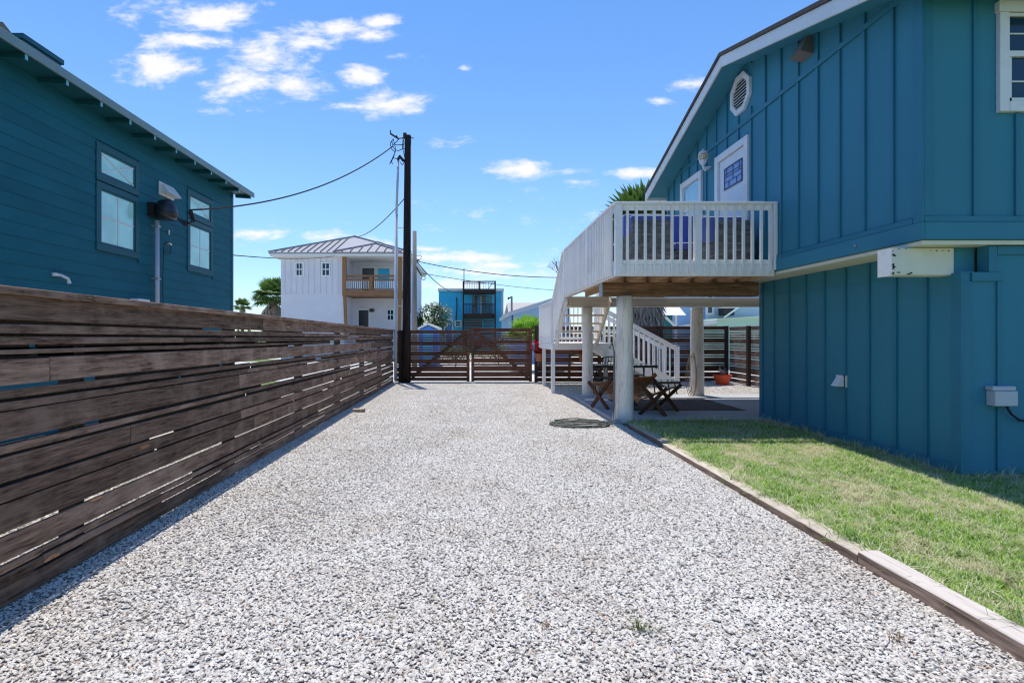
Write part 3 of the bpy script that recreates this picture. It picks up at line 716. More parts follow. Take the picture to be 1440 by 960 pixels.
# front double-hung window at the picture's right edge
x0, x1, z0, z1 = 5.155, 5.92, 3.67, 4.52
W2 = part(H, 'window', B((x0-.095, x0, YF-.045, YF+.001, z0-.10, z1+.005), (x1, x1+.095, YF-.045, YF+.001, z0-.10, z1+.005), (x0-.11, x1+.11, YF-.055, YF+.001, z1+.007, z1+.11), (x0+.002, x1-.002, YF-.046, YF+.001, z0-.10, z0-.002)), M['white_trim'], bevel=.004)
part(W2, 'pane', B((x0, x1, YF-.008, YF+.0, z0, z1)), M['glass_dark'])
part(W2, 'sash', B((x0+.001, x1-.001, YF-.035, YF-.009, 4.10, 4.155), (x0+.001, x0+.03, YF-.03, YF-.009, z0, 4.098), (x0+.001, x1-.001, YF-.03, YF-.009, z0+.001, z0+.035), (x0+.001, x1-.001, YF-.03, YF-.009, z1-.03, z1-.001), (x0+.001, x1-.001, YF-.020, YF-.009, 3.86, 3.873), (x0+.001, x1-.001, YF-.020, YF-.009, 4.32, 4.333), (x0+.37, x0+.383, YF-.021, YF-.010, z0+.036, 4.098)), M['white_trim'])
# octagonal gable vent
m = MB(); oc = [(8.74+.335*math.cos(R(22.5+45*k)), 5.33+.335*math.sin(R(22.5+45*k))) for k in range(8)]; ic = [(8.74+.25*math.cos(R(22.5+45*k)), 5.33+.25*math.sin(R(22.5+45*k))) for k in range(8)]
vs_ = [(XU-.045, p[0], p[1]) for p in oc] + [(XU-.045, p[0], p[1]) for p in ic] + [(XU+.001, p[0], p[1]) for p in oc] + [(XU-.01, p[0], p[1]) for p in ic]
fs_ = []
for k in range(8):
    k2 = (k+1) % 8; fs_ += [(k, k2, 8+k2, 8+k), (k, 16+k, 16+k2, k2), (8+k, 8+k2, 24+k2, 24+k)]
m.raw(vs_, fs_); V = part(H, 'gable_vent', m, M['white_trim'])
m = MB()
for k in range(9):
    z = 5.125 + .05*k; hw = min(.235, .345-abs(z-5.33)*.98)
    m.hexa([(XU-.040,8.74-hw,z-.012),(XU-.034,8.74-hw,z-.012),(XU-.034,8.74+hw,z-.012),(XU-.040,8.74+hw,z-.012)], [(XU-.012,8.74-hw,z+.026),(XU-.006,8.74-hw,z+.026),(XU-.006,8.74+hw,z+.026),(XU-.012,8.74+hw,z+.026)])
part(V, 'louvre', m, M['white_trim'])
m = MB(); m.prism(ic, 'x', XU-.004, XU-.002); part(V, 'backing', m, M['black'])
# exhaust hood high on the wall
m = MB()
m.hexa([(XU-.17,6.90,5.06),(XU,6.90,5.02),(XU,7.14,5.02),(XU-.17,7.14,5.06)], [(XU-.05,6.93,5.27),(XU,6.93,5.29),(XU,7.11,5.29),(XU-.05,7.11,5.27)])
part(H, 'exhaust_hood', m, paint('brown_grey_hood_paint', (.20,.175,.165), .5, .2))
# dryer vent low on the wall
m = MB(); m.hexa([(XL-.11,6.93,.77),(XL-.10,6.93,.77),(XL-.10,7.05,.77),(XL-.11,7.05,.77)], [(XL-.03,6.93,.89),(XL-.02,6.93,.89),(XL-.02,7.05,.89),(XL-.03,7.05,.89)])
for y in (6.925, 7.045): m.raw([(XL-.11,y,.77),(XL-.02,y,.77),(XL-.02,y,.895),(XL-.03,y,.895),(XL-.11,y+.01,.77),(XL-.02,y+.01,.77),(XL-.02,y+.01,.895),(XL-.03,y+.01,.895)], [(0,1,2,3),(7,6,5,4),(0,4,5,1),(1,5,6,2),(2,6,7,3),(3,7,4,0)])
m.box(XL-.024, XL, 6.90, 7.08, .76, .91); part(H, 'dryer_vent', m, M['white_trim'])
# outlet box with cable
m = B((5.02, 5.24, YL-.10, YL, .74, .885), (5.01, 5.235, YL-.085, YL, .888, .93)); ob = part(H, 'outlet_box', m, M['pipe'], bevel=.006)
m = MB(); m.tube([(5.17,YL-.05,.74),(5.22,YL-.05,.66),(5.30,YL-.05,.60),(5.5,YL-.05,.58),(6.2,YL-.05,.62)], .011); part(ob, 'cable', m, M['wire'], smooth=True)
for y in (7.95, 6.1): part(H, 'hook', MB().lathe([(0,-.012),(.012,-.012),(.012,.012),(0,.012)], (XU-.04,y,2.435), 8), M['galv'])
# wall lantern (caged, nautical)
lx, ly, lz = XU-.15, 9.86, 4.67
WL = part(H, 'wall_lantern', MB().tube([(XU,9.90,4.50),(XU-.04,9.90,4.49),(XU-.09,9.89,4.45),(XU-.13,9.87,4.47),(lx,ly,4.54)], .022, 10).lathe([(0,-.02),(.06,-.02),(.06,.0),(0,.0)], (XU-.03,9.90,4.51), 14).lathe([(.0,-.14),(.035,-.13),(.06,-.09),(.075,-.05),(0,-.045)], (lx,ly,lz), 16), M['white_trim'], smooth=True)
part(WL, 'lamp_cap', MB().lathe([(0,.07),(.085,.07),(.07,.10),(.03,.125),(.012,.16),(0,.165)], (lx,ly,lz), 16), M['white_trim'], smooth=True)
m = MB(); m.lathe([(0,-.045),(.055,-.045),(.066,.0),(.06,.05),(.04,.07),(0,.07)], (lx,ly,lz), 18); part(WL, 'glass_globe', m, M['amber'], smooth=True)
m = MB()
for k in range(6):
    a = k*math.pi/3; m.tube([(lx+r_*math.cos(a), ly+r_*math.sin(a), lz+z_) for r_, z_ in ((.07,-.06),(.082,-.02),(.084,.03),(.075,.08))], .005, 6)
for z_, r_ in ((-.02,.082),(.03,.084)): m.tube([(lx+r_*math.cos(a*math.pi/8), ly+r_*math.sin(a*math.pi/8), lz+z_) for a in range(17)], .005, 6)
part(WL, 'cage', m, M['white_trim'])
# pilings under the open part
for (x, y, l) in ((5.10,12.3,None),(9.2,9.3,None)):
    m = MB(); n = 18
    m.tube([(x+random.uniform(-.004,.004), y, z) for z in [i*.2 for i in range(11)] + [2.06]], [.158-.002*i for i in range(12)], n)
    part(H, 'piling', m, M['beam_pale'] if 0 else M['white_old'], smooth=True)
# ===================================================================== deck
DX0, DX1, DY0, DY1 = 2.05, 4.325, 7.75, 12.0; DZ = 2.43
K = thing('raised_deck', 'raised deck with white railing on round white posts beside the teal house', 'deck', (DX0, DY0, 0))
m = MB()
for i in range(30):
    y = DY0 + .03 + .141*i
    m.box(DX0+.03, DX1-.01, y, min(y+.136, DY1), DZ-.035, DZ)
part(K, 'floor_board', m, M['deck_board'])
m = MB()
for i in range(7): m.box(DX0+.07+.365*i, DX0+.11+.365*i, DY0+.03, DY1-.02, 2.285, DZ-.037)
part(K, 'joist', m, M['joist'])
part(K, 'beam', B((2.10, 4.62, 8.72, 8.82, 2.062, 2.283), (2.10,4.62,8.83,8.93,2.062,2.283)), M['beam_raw'], bevel=.004)
part(K, 'beam', B((2.18, 8.4, 12.14, 12.30, 2.075, 2.283)), M['beam_pale'], bevel=.004)
part(K, 'metal_bracket', B((2.085,2.098,8.74,8.93,2.06,2.29)), M['galv'])
m = B((DX0-.002, DX1, DY0, DY0+.025, 2.275, 2.44)); part(K, 'skirt_board', m, M['white_rail'], bevel=.003)
m = B((DX0-.004, DX0+.022, DY0+.027, DY1, 2.275, 2.44)); part(K, 'skirt_board', m, M['white_rail'], bevel=.003)
RT = 3.335
# posts (round, tapering)
def pile(x, y, r, z1, mat):
    m = MB(); zs = [0, .02, .3, .6, .9, 1.2, 1.5, 1.8, z1]
    m.tube([(x+random.uniform(-.004,.004), y+random.uniform(-.004,.004), z) for z in zs], [r*1.02-.0015*i for i in range(len(zs))], 20)
    return part(K, 'post', m, mat, smooth=True)
pile(2.46, 8.76, .137, 2.06, M['white_old'])
pile(2.59, 12.22, .122, 2.073, M['white_old'])
part(K, 'conduit', MB().tube([(2.285,8.70,0),(2.285,8.70,1.25)], .018, 8).box(2.26,2.31,8.68,8.72,1.25,1.40), M['white_old'], smooth=False)
# railing, front side
RAIL = part(K, 'railing', B((DX0-.03, DX1+.03, DY0-.045, DY0+.07, RT-.035, RT), (DX0+.10, DX1-.05, DY0-.004, DY0+.03, RT-.115, RT-.037), (DX0+.10, DX1-.05, DY0-.006, DY0+.032, 2.445, 2.505)), M['white_rail'], bevel=.003)
def bal(parent, x, y, z0, z1, w=.034, axis='y', cutbottom=True):
    m = MB()
    if axis == 'y': m.hexa([(x-w/2,y-w,z0+.03),(x+w/2,y-w,z0+.03),(x+w/2,y,z0),(x-w/2,y,z0)], [(x-w/2,y-w,z1),(x+w/2,y-w,z1),(x+w/2,y,z1),(x-w/2,y,z1)])
    else: m.hexa([(x-w,y-w/2,z0+.03),(x,y-w/2,z0),(x,y+w/2,z0),(x-w,y+w/2,z0+.03)], [(x-w,y-w/2,z1),(x,y-w/2,z1),(x,y+w/2,z1),(x-w,y+w/2,z1)])
    return part(parent, 'baluster', m, M['white_rail'])
xs_ = [DX0+.16+.1275*i for i in range(17)]
pm = (981-665)/760*DY0
for x in xs_:
    if abs(x-pm) < .055 or x > DX1-.06: continue
    bal(RAIL, x, DY0-.006, 2.30, RT-.037)
part(RAIL, 'newel', B((DX0-.012, DX0+.088, DY0-.035, DY0+.06, 2.275, RT-.037)), M['white_rail'], bevel=.003)
part(RAIL, 'newel', B((pm-.048, pm+.048, DY0-.04, DY0+.05, 2.285, RT-.037)), M['white_rail'], bevel=.003)
part(RAIL, 'newel', B((DX1-.03, DX1+.02, DY0-.05, DY0+.04, 2.36, RT-.037)), M['white_rail'], bevel=.003)
# railing, driveway side
RAIL2 = part(K, 'railing', B((DX0-.045, DX0+.07, DY0+.072, DY1, RT-.035, RT), (DX0-.004, DX0+.03, DY0+.10, DY1, RT-.115, RT-.037), (DX0-.006, DX0+.03, DY0+.10, DY1, 2.445, 2.505)), M['white_rail'], bevel=.003)
y = DY0 + .17
while y < DY1-.05:
    bal(RAIL2, DX0-.006, y, 2.29, RT-.037, axis='x'); y += .118
for y in (9.55, 11.93): part(RAIL2, 'newel', B((DX0-.05, DX0+.045, y-.045, y+.045, 2.285, RT-.037)), M['white_rail'], bevel=.003)

# ==================================================================== stairs
LZ = 1.25
S = thing('staircase', 'white wooden stairs from the deck down to a landing, then right to the yard', 'stairs', (DX0, 12.0, 0))
Y1s, Y2s = 12.02, 13.45; X1s = 3.05
for x in (DX0+.01, X1s-.02):
    m = MB(); m.bar((x+.02, Y1s, DZ-.16), (x+.02, Y2s, LZ-.03), .045, .24, (0,0,1)); part(S, 'stringer', m, M['white_old'] if x < 2.5 else M['beam_pale'])
for i in range(6):
    t = (i+.6)/6.3; y = Y1s + (Y2s-Y1s)*t; z = DZ - .03 - (DZ-LZ)*t
    m = MB(); m.box(DX0+.055, X1s-.025, y-.13, y+.13, z-.03, z+.008); part(S, 'tread', m, M['white_old'] if i % 2 else M['beam_pale'])
def slope_rail(parent, p, q, drop, n, w=.034, side=0, newel=None):
    """sloping rail from p to q with vertical balusters"""
    p, q = Vector(p), Vector(q); m = MB(); m.bar(p, q, .09, .035); m.bar(p-Vector((0,0,.07)), q-Vector((0,0,.07)), .03, .075); m.bar(p-Vector((0,0,drop-.08)), q-Vector((0,0,drop-.08)), .03, .07)
    r = part(parent, 'handrail', m, M['white_rail'])
    for i in range(n):
        a = p.lerp(q, (i+.5)/n); mm = MB(); mm.box(a.x-w/2, a.x+w/2, a.y-w/2, a.y+w/2, a.z-drop, a.z-.03); part(r, 'baluster', mm, M['white_rail'])
    return r
slope_rail(S, (DX0-.02, 12.02, RT-.02), (DX0-.02, 13.62, 2.30), 1.05, 15)
slope_rail(S, (X1s+.02, 12.02, RT-.02), (X1s+.02, 13.50, 2.30), 1.0, 9)
# landing
m = MB()
for i in range(18): m.box(1.985+.0, 3.36, 13.40+.146*i, 13.54+.146*i, LZ-.035, LZ)
part(S, 'landing', m, M['white_rail'])
part(S, 'landing_frame', B((1.96,3.38,13.34,13.385,LZ-.17,LZ-.0),(1.96,2.0,13.387,16.03,LZ-.17,LZ-.037),(3.34,3.38,13.387,16.03,LZ-.17,LZ-.037),(1.96,3.38,16.032,16.07,LZ-.17,LZ)), M['white_rail'], bevel=.003)
for (x, y) in ((1.99,13.43),(2.02,15.35),(3.30,13.43),(3.3,15.95)): part(S, 'landing_post', B((x-.045,x+.045,y-.045,y+.045,0,LZ-.172)), M['white_rail'], bevel=.003)
r = part(S, 'landing_railing', B((1.95,2.04,13.66,16.05,2.27,2.305),(1.98,2.01,13.66,16.03,2.19,2.268),(1.98,2.01,13.66,16.03,1.32,1.39)), M['white_rail'])
y = 13.72
while y < 16.0: part(r, 'baluster', B((1.955,1.99,y-.017,y+.017,LZ+.0,2.268)), M['white_rail']); y += .12
part(r, 'newel', B((1.955,2.045,13.60,13.70,LZ,2.29)), M['white_rail'])
r = part(S, 'landing_railing', B((2.05,3.38,15.98,16.06,2.27,2.305),(2.05,3.38,16.01,16.03,1.32,1.39)), M['white_rail'])
x = 2.15
while x < 3.34: part(r, 'baluster', B((x-.017,x+.017,16.0,16.03,LZ,2.268)), M['white_rail']); x += .12
# second flight towards the right
FX0, FX1 = 3.40, 5.62
for y in (14.95, 15.95):
    m = MB(); m.bar((FX0,y,LZ-.10),(FX1,y,.02),.045,.24); part(S, 'stringer', m, M['white_rail'])
for i in range(7):
    t = (i+.5)/7; x = FX0+(FX1-FX0)*t; z = LZ-.06-(LZ-.05)*t
    part(S, 'tread', B((x-.14,x+.14,14.98,15.92,z,z+.038)), M['white_rail'])
for y in (14.95, 15.95):
    r = slope_rail(S, (FX0,y,2.30),(5.66,y,1.10),1.02,16)
    part(r, 'newel', B((5.60,5.70,y-.05,y+.05,0,1.14)), M['white_rail'])
    part(r, 'newel', B((FX0-.05,FX0+.04,y-.045,y+.045,LZ-.17,2.28)), M['white_rail'])

# ============================================================ deck furniture
def weave_box(m, x0, x1, y0, y1, z0, z1):
    n = max(3, int((z1-z0)/.032)); h = (z1-z0)/n
    for i in range(n):
        k = max(1, int((x1-x0)/.12))
        for j in range(k):
            a = x0+(x1-x0)*j/k; b = x0+(x1-x0)*(j+1)/k; e = .004 if (i+j) % 2 else 0
            m.box(a, b, y0-e, y1+e, z0+i*h+.002, z0+(i+1)*h-.002)
def cushion(parent, x0, x1, y0, y1, z0, z1):
    m = MB(); m.box(x0, x1, y0, y1, z0, z1); o = part(parent, 'cushion', m, M['cushion'], bevel=.03); o.modifiers[0].segments = 3
    m = MB(); e = .012
    lp = [(x0+e,y0+e,z1-.004),(x1-e,y0+e,z1-.004),(x1-e,y1-e,z1-.004),(x0+e,y1-e,z1-.004),(x0+e,y0+e,z1-.004)]
    m.tube(lp, .009, 6, cap=False)  # white tube along the top edge stands in for its highlight
    part(o, 'piping', m, M['piping']); return o
FL = DZ
a1 = thing('wicker_armchair', 'grey wicker armchair backing the railing left of the sofa, blue cushion above it', 'armchair', (2.70, 8.30, FL), group='wicker seats on the deck')
m = MB(); weave_box(m, 2.40, 3.01, 8.12, 8.20, FL+.03, FL+.73); part(a1, 'backrest', m, M['wicker'])
m = MB(); weave_box(m, 2.40, 2.50, 8.205, 8.85, FL+.03, FL+.56); weave_box(m, 2.91, 3.01, 8.205, 8.85, FL+.03, FL+.56); part(a1, 'armrest', m, M['wicker'])
m = MB(); weave_box(m, 2.505, 2.905, 8.205, 8.85, FL+.03, FL+.30); part(a1, 'seat', m, M['wicker'])
cushion(a1, 2.41, 3.00, 8.21, 8.34, FL+.42, FL+.82); cushion(a1, 2.51, 2.90, 8.36, 8.84, FL+.305, FL+.41)
a2 = thing('wicker_armchair', 'grey wicker armchair at the right end of the deck in front of the white door', 'armchair', (3.95, 8.30, FL), group='wicker seats on the deck')
m = MB(); weave_box(m, 3.66, 4.24, 8.12, 8.20, FL+.03, FL+.73); part(a2, 'backrest', m, M['wicker'])
m = MB(); weave_box(m, 3.66, 3.75, 8.205, 8.85, FL+.03, FL+.56); weave_box(m, 4.15, 4.24, 8.205, 8.85, FL+.03, FL+.56); part(a2, 'armrest', m, M['wicker'])
m = MB(); weave_box(m, 3.755, 4.145, 8.205, 8.85, FL+.03, FL+.30); part(a2, 'seat', m, M['wicker'])
cushion(a2, 3.50, 4.12, 8.21, 8.34, FL+.42, FL+.80); cushion(a2, 3.76, 4.14, 8.36, 8.84, FL+.305, FL+.41)
s1 = thing('wicker_sofa', 'grey wicker sofa facing the railing between the two armchairs, with tall blue back cushions', 'sofa', (3.3, 9.3, FL), group='wicker seats on the deck')
m = MB(); weave_box(m, 2.60, 4.10, 9.58, 9.66, FL+.03, FL+.80); part(s1, 'backrest', m, M['wicker'])
m = MB(); weave_box(m, 2.60, 4.10, 8.92, 9.575, FL+.03, FL+.40); part(s1, 'seat', m, M['wicker'])
cushion(s1, 2.62, 3.34, 8.93, 9.5, FL+.405, FL+.53); cushion(s1, 3.36, 4.08, 8.93, 9.5, FL+.405, FL+.53)
cushion(s1, 2.63, 3.33, 9.38, 9.56, FL+.54, FL+1.10); cushion(s1, 3.37, 4.07, 9.38, 9.56, FL+.54, FL+1.08)
s2 = thing('wicker_ottoman', 'low wicker lounger end with white edged blue pad behind the deck corner post', 'ottoman', (2.3, 9.3, FL), group='wicker seats on the deck')
m = MB(); weave_box(m, 2.14, 2.50, 8.95, 9.6, FL+.03, FL+.40); part(s2, 'base', m, M['wicker']); cushion(s2, 2.14, 2.50, 8.95, 9.6, FL+.405, FL+.50)

# =========================================================== patio and things
tag(B((2.27, 12.0, 8.66, 12.50, -.1, .08)).build('patio_slab', pavement('grey_concrete', (.33,.34,.36), (.46,.47,.48), 5), bevel=.008), kind='structure')
m = MB(); nx, ny = 24, 14; vv = []; ff = []
for j in range(ny+1):
    for i in range(nx+1):
        x = 2.85+2.05*i/nx; y = 9.72+1.80*j/ny; vv.append((x, y, .086+.004*math.sin(x*7+y*3)*math.sin(y*5)))
for j in range(ny):
    for i in range(nx): q_ = j*(nx+1)+i; ff.append((q_, q_+1, q_+nx+2, q_+nx+1))
m.raw(vv, ff); o = m.build('rug', M['rug'], recalc=False); sd_ = o.modifiers.new('thick','SOLIDIFY'); sd_.thickness = .008; sd_.offset = 0
tag(o, 'dark brown outdoor rug lying on the concrete patio under the chairs', 'rug')
def folding_chair(x, y, rz, label):
    """low lounge chair: slatted back and seat meet in a wide V, carried by crossed legs"""
    t = thing('slatted_lounge_chair', label, 'chair', (x, y, .08), rz, 'wooden lounge chairs on the patio')
    Wd = .70; A_, V_, C_ = Vector((-.44,0,.60)), Vector((-.02,0,.25)), Vector((.45,0,.46))
    def slats(p, q, n):
        m = MB(); d = (q-p); nr = Vector((-d.z,0,d.x)).normalized()
        for i in range(n):
            c = p+d*((i+.5)/n); e = d*(.44/n); a = Vector((0,Wd/2,0)); th = nr*.010; j = Vector((0,0,0))
            m.hexa([c-e-a-th, c+e-a-th, c+e+a-th, c-e+a-th], [c-e-a+th, c+e-a+th, c+e+a+th, c-e+a+th])
        return m
    slats(V_, C_, 8).build('seat', M['chair_wood'], t, bevel=.002)
    slats(V_+Vector((-.02,0,.02)), A_, 9).build('backrest', M['chair_wood'], t, bevel=.002)
    for s_ in (-1, 1):
        yy = s_*(Wd/2+.022)
        m = MB(); m.bar((-.02,yy,.56),(.43,yy,.0),.03,.065,(1,0,0)); m.build('leg', M['chair_dark'], t, bevel=.003)
        m = MB(); m.bar((.47,yy*1.12,.48),(.0,yy*1.12,.0),.03,.06,(1,0,0)); m.build('leg', M['chair_dark'], t, bevel=.003)
        m = MB(); m.bar((-.02,yy,.22),(-.46,yy,.64),.03,.07,(1,0,0)); m.build('side_rail', M['chair_wood'], t, bevel=.003)
    return t
folding_chair(3.08, 9.55, R(-36), 'red brown slatted lounge chair with crossed dark legs, right of the near white post')
folding_chair(2.80, 10.1, R(128), 'slatted wooden lounge chair behind the near white post, sticking out to its left')
for i_, (x_, l_) in enumerate(((2.9,'short dark grass tuft against the slab edge near the deck post'),(3.5,'shaded grass tuft at the middle of the slab edge'),(4.25,'grass tuft in the corner where the slab meets the teal wall'))):
    tuft_obj(x_, 8.60, .03, 150, .10, M['tuft'], l_, spread=.13, grp='grass tufts at the slab edge')
def patio_table(x, y, w, d, h, label):
    t = thing('patio_table', label, 'table', (x, y, .0), group='dark tables on the patio')
    m = MB(); m.box(-w/2, w/2, -d/2, d/2, h-.014, h); m.build('table_top', M['table_glass'], t, bevel=.004)
    m = MB(); m.box(-w/2-.015, w/2+.015, -d/2-.015, -d/2, h-.05, h+.004); m.box(-w/2-.015, w/2+.015, d/2, d/2+.015, h-.035, h+.004); m.box(-w/2-.015, -w/2, -d/2, d/2, h-.035, h+.004); m.box(w/2, w/2+.015, -d/2, d/2, h-.035, h+.004)
    m.build('table_frame', M['black_metal'], t)
    for sx in (-1,1):
        for sy in (-1,1):
            m = MB(); m.tube([(sx*(w/2-.09), sy*(d/2-.09), h-.036), (sx*(w/2-.03), sy*(d/2-.04), .0)], .016, 8); m.build('leg', M['black_metal'], t)
    return t
patio_table(3.62, 13.25, 1.50, .85, .72, 'dark glass patio table behind the white posts below the landing')
patio_table(4.33, 12.85, .95, .6, .36, 'low dark side bench at the right end of the patio table')
def patio_chair(x, y, rz, label):
    t = thing('metal_patio_chair', label, 'chair', (x, y, .0), rz, 'black metal chairs at the patio table')
    m = MB(); m.box(-.23,.23,-.22,.22,.42,.445); m.build('seat', M['black_metal'], t, bevel=.004)
    m = MB()
    for i in range(7): m.tube([(-.2+.067*i, .22, .45), (-.2+.067*i, .28, .72), (-.19+.063*i, .34, .92)], .008, 6)
    m.tube([(-.22,.34,.92),(0,.355,.95),(.22,.34,.92)], .013, 8); m.build('backrest', M['black_metal'], t)
    for sx in (-1,1):
        m = MB(); m.tube([(sx*.23,.22,.43),(sx*.25,.27,0)], .013, 8); m.build('leg', M['black_metal'], t)
        m = MB(); m.tube([(sx*.23,-.22,.43),(sx*.25,-.25,0)], .013, 8); m.build('leg', M['black_metal'], t)
        m = MB(); m.tube([(sx*.24,.27,.66),(sx*.26,.0,.66),(sx*.25,-.2,.64),(sx*.23,-.22,.44)], .012, 8); m.build('armrest', M['black_metal'], t)
    return t
patio_chair(3.15, 12.75, R(185), 'black metal chair at the near left side of the glass table')
patio_chair(4.1, 13.95, R(10), 'black metal chair behind the glass table near the stair railing')
def pot(name, x, y, z, r, h, mat, label, cat='plant pot'):
    t = thing(name, label, cat, (x, y, z))
    m = MB(); m.lathe([(0,0),(r*.62,0),(r*.82,h*.5),(r*.97,h*.86),(r*1.05,h*.88),(r*1.05,h),(r*.93,h),(r*.88,h*.9),(0,h*.88)], n=24); m.build('pot', mat, t, smooth=False)
    return t
def leaf_blade(m, base, tip, w, rnd=None, n=4, droop=0):
    base, tip = Vector(base), Vector(tip); d = tip-base; s_ = d.cross(Vector((0,0,1)))
    if s_.length < 1e-4: s_ = Vector((1,0,0))
    s_.normalize(); vs = []
    for i in range(n+1):
        t_ = i/n; p = base+d*t_ - Vector((0,0,droop*t_*t_)); k = w/2*math.sin(math.pi*min(1, .18+.82*t_)) if t_ < 1 else .001
        vs += [p-s_*k, p+s_*k]
    m.raw(vs, [(2*i,2*i+1,2*i+3,2*i+2) for i in range(n)], rnd)
p1 = pot('potted_succulent', 7.25, 15.7, 0, .25, .30, M['terracotta'], 'bright orange red pot with a spiky pale succulent in the corner of the slat fence', 'potted plant')
m = MB()
for i in range(22):
    a = random.uniform(0,6.28); e = random.uniform(.5,1.4); L_ = random.uniform(.18,.34); leaf_blade(m, (0,0,.27), (L_*math.cos(a)*math.cos(e), L_*math.sin(a)*math.cos(e), .27+L_*math.sin(e)), .045)
m.build('succulent', M['agave'], p1, recalc=False)
def flower_basket(x, y, z, label, mat, r=.14):
    t = thing('flower_pot', label, 'flower pot', (x, y, z), group='flower pots hanging on the rear fence')
    m = MB(); m.lathe([(0,0),(r*.7,0),(r,.2),(r*1.08,.2),(r*1.08,.24),(0,.23)], n=18); m.build('pot', mat, t)
    m = MB()
    for i in range(160):
        a = random.uniform(0,6.28); rr_ = random.uniform(0,.22); zz = .25+random.uniform(-.02,.32); b_ = (rr_*math.cos(a), rr_*math.sin(a)*.6, zz); leaf_blade(m, b_, (b_[0]+random.uniform(-.06,.06), b_[1]+random.uniform(-.05,.05), b_[2]+random.uniform(-.03,.05)), .05, n=2)
    m.build('foliage', M['leaf'], t, recalc=False)
    m = MB()
    for i in range(70):
        a = random.uniform(0,6.28); rr_ = random.uniform(.05,.25); c_ = Vector((rr_*math.cos(a), rr_*math.sin(a)*.6-.04, .36+random.uniform(-.05,.26)))
        for k in range(4): an = k*1.57+i; leaf_blade(m, c_, c_+Vector((.045*math.cos(an), -.02, .045*math.sin(an))), .045, n=2)
    m.build('flower', M['red'], t, recalc=False); return t
flower_basket(3.35, 16.28, .62, 'pot of red flowers with green leaves against the rear fence beside the second white post', M['clay'], .17)
flower_basket(1.98, 16.28, .66, 'small pot of red flowers on the rear fence just right of the gate', M['clay'], .12)
# hoses and rope
m = MB(); 
for k, (rx, ry, ox, oy, z) in enumerate(((.46,.36,0,0,.03),(.42,.30,.04,.03,.05),(.38,.28,-.06,-.03,.04),(.44,.25,.05,-.06,.07),(.33,.24,.08,.02,.085),(.47,.33,-.02,-.02,.06),(.36,.31,-.04,.05,.09))):
    m.tube([(1.70+ox+rx*math.cos(a/20*math.pi+k), 8.55+oy+ry*.85*math.sin(a/20*math.pi+k), z*.7+.006*math.sin(a*.7+k)) for a in range(41)], .010, 8, cap=False)
m.tube([(2.05,8.4,.05),(2.18,8.42,.10),(2.24,8.58,.30),(2.245,8.60,.7),(2.25,8.60,1.15),(2.22,8.60,1.30),(2.17,8.60,1.22)], .013, 8)
tag(m.build('garden_hose', M['hose'], smooth=True), 'grey green garden hose coiled on the gravel beside the near white post', 'hose')
m = MB()
for k in range(4):
    w_ = .06+.022*k; m.tube([(4.93-.02*k+w_*math.cos(a), 12.10-.02*k, .60+.46*math.sin(a)-.03*k) for a in [i*math.pi/14 for i in range(29)]], .006, 6, cap=False)
tag(m.build('rope_coil', M['rope']), 'tan rope hanging in long loops from the thick post behind the rug', 'rope')
m = MB(); m.tube([(-2.22,10.05,.03),(-2.0,9.98,.05)], [.045,.035], 8); 
tag(m.build('wood_stub', M['timber']), 'short pale wood stub poking out at the foot of the left fence', 'wood piece')
m = MB()
for i in range(7): m.hexa([(2.2+.16*i,13.15,.0),(2.33+.16*i,13.1,0),(2.35+.16*i,13.32,.0),(2.2+.16*i,13.35,.0)],[(2.23+.16*i,13.18,.05),(2.31+.16*i,13.15,.06),(2.31+.16*i,13.28,.055),(2.24+.16*i,13.3,.05)])
tag(m.build('stone_border', M['road']), 'row of flat dark stones on the gravel below the stairs landing', 'stones')
# ================================================================ left house
LX = -5.5
LH = thing('lap_sided_house', 'dark teal lap sided house behind the left fence with four windows and rafter tails', 'house', (LX, 12.4, 0))
m = MB(); m.box(-12.0, LX-.02, -3, 12.4-.02, 0, 4.9); m.prism([(-12,4.9),(LX-.02,4.9),(LX-.02,4.92),(-8.75,6.0),(-12,4.92)], 'y', -3, 12.38); part(LH, 'wall', m, M['navy_teal'])
m = MB(); z = .1
wins = [(7.98,8.80),(10.50,11.33)]
while z < 4.72:
    z1 = min(z+.168, 4.74); segs = [(-3.0, 12.30)]
    for (a, b) in wins:
        if z1 > 2.66 and z < 4.29:
            ns = []
            for p, q_ in segs:
                if a-.10 > p and b+.10 < q_: ns += [(p, a-.10), (b+.10, q_)]
                else: ns.append((p, q_))
            segs = ns
    r_ = random.random()
    for p, q_ in segs:
        m.hexa([(LX-.02,p,z),(LX,p,z),(LX,q_,z),(LX-.02,q_,z)], [(LX-.02,p,z1+.004),(LX-.008,p,z1+.004),(LX-.008,q_,z1+.004),(LX-.02,q_,z1+.004)], r_)
    z = z1
part(LH, 'lap_siding', m, M['navy_teal'])
part(LH, 'corner_board', B((LX-.12,LX+.008,12.30,12.40,0,4.74),(LX-.018,LX+.012,-3,12.30,4.742,4.83)), M['navy_trim'], bevel=.003)
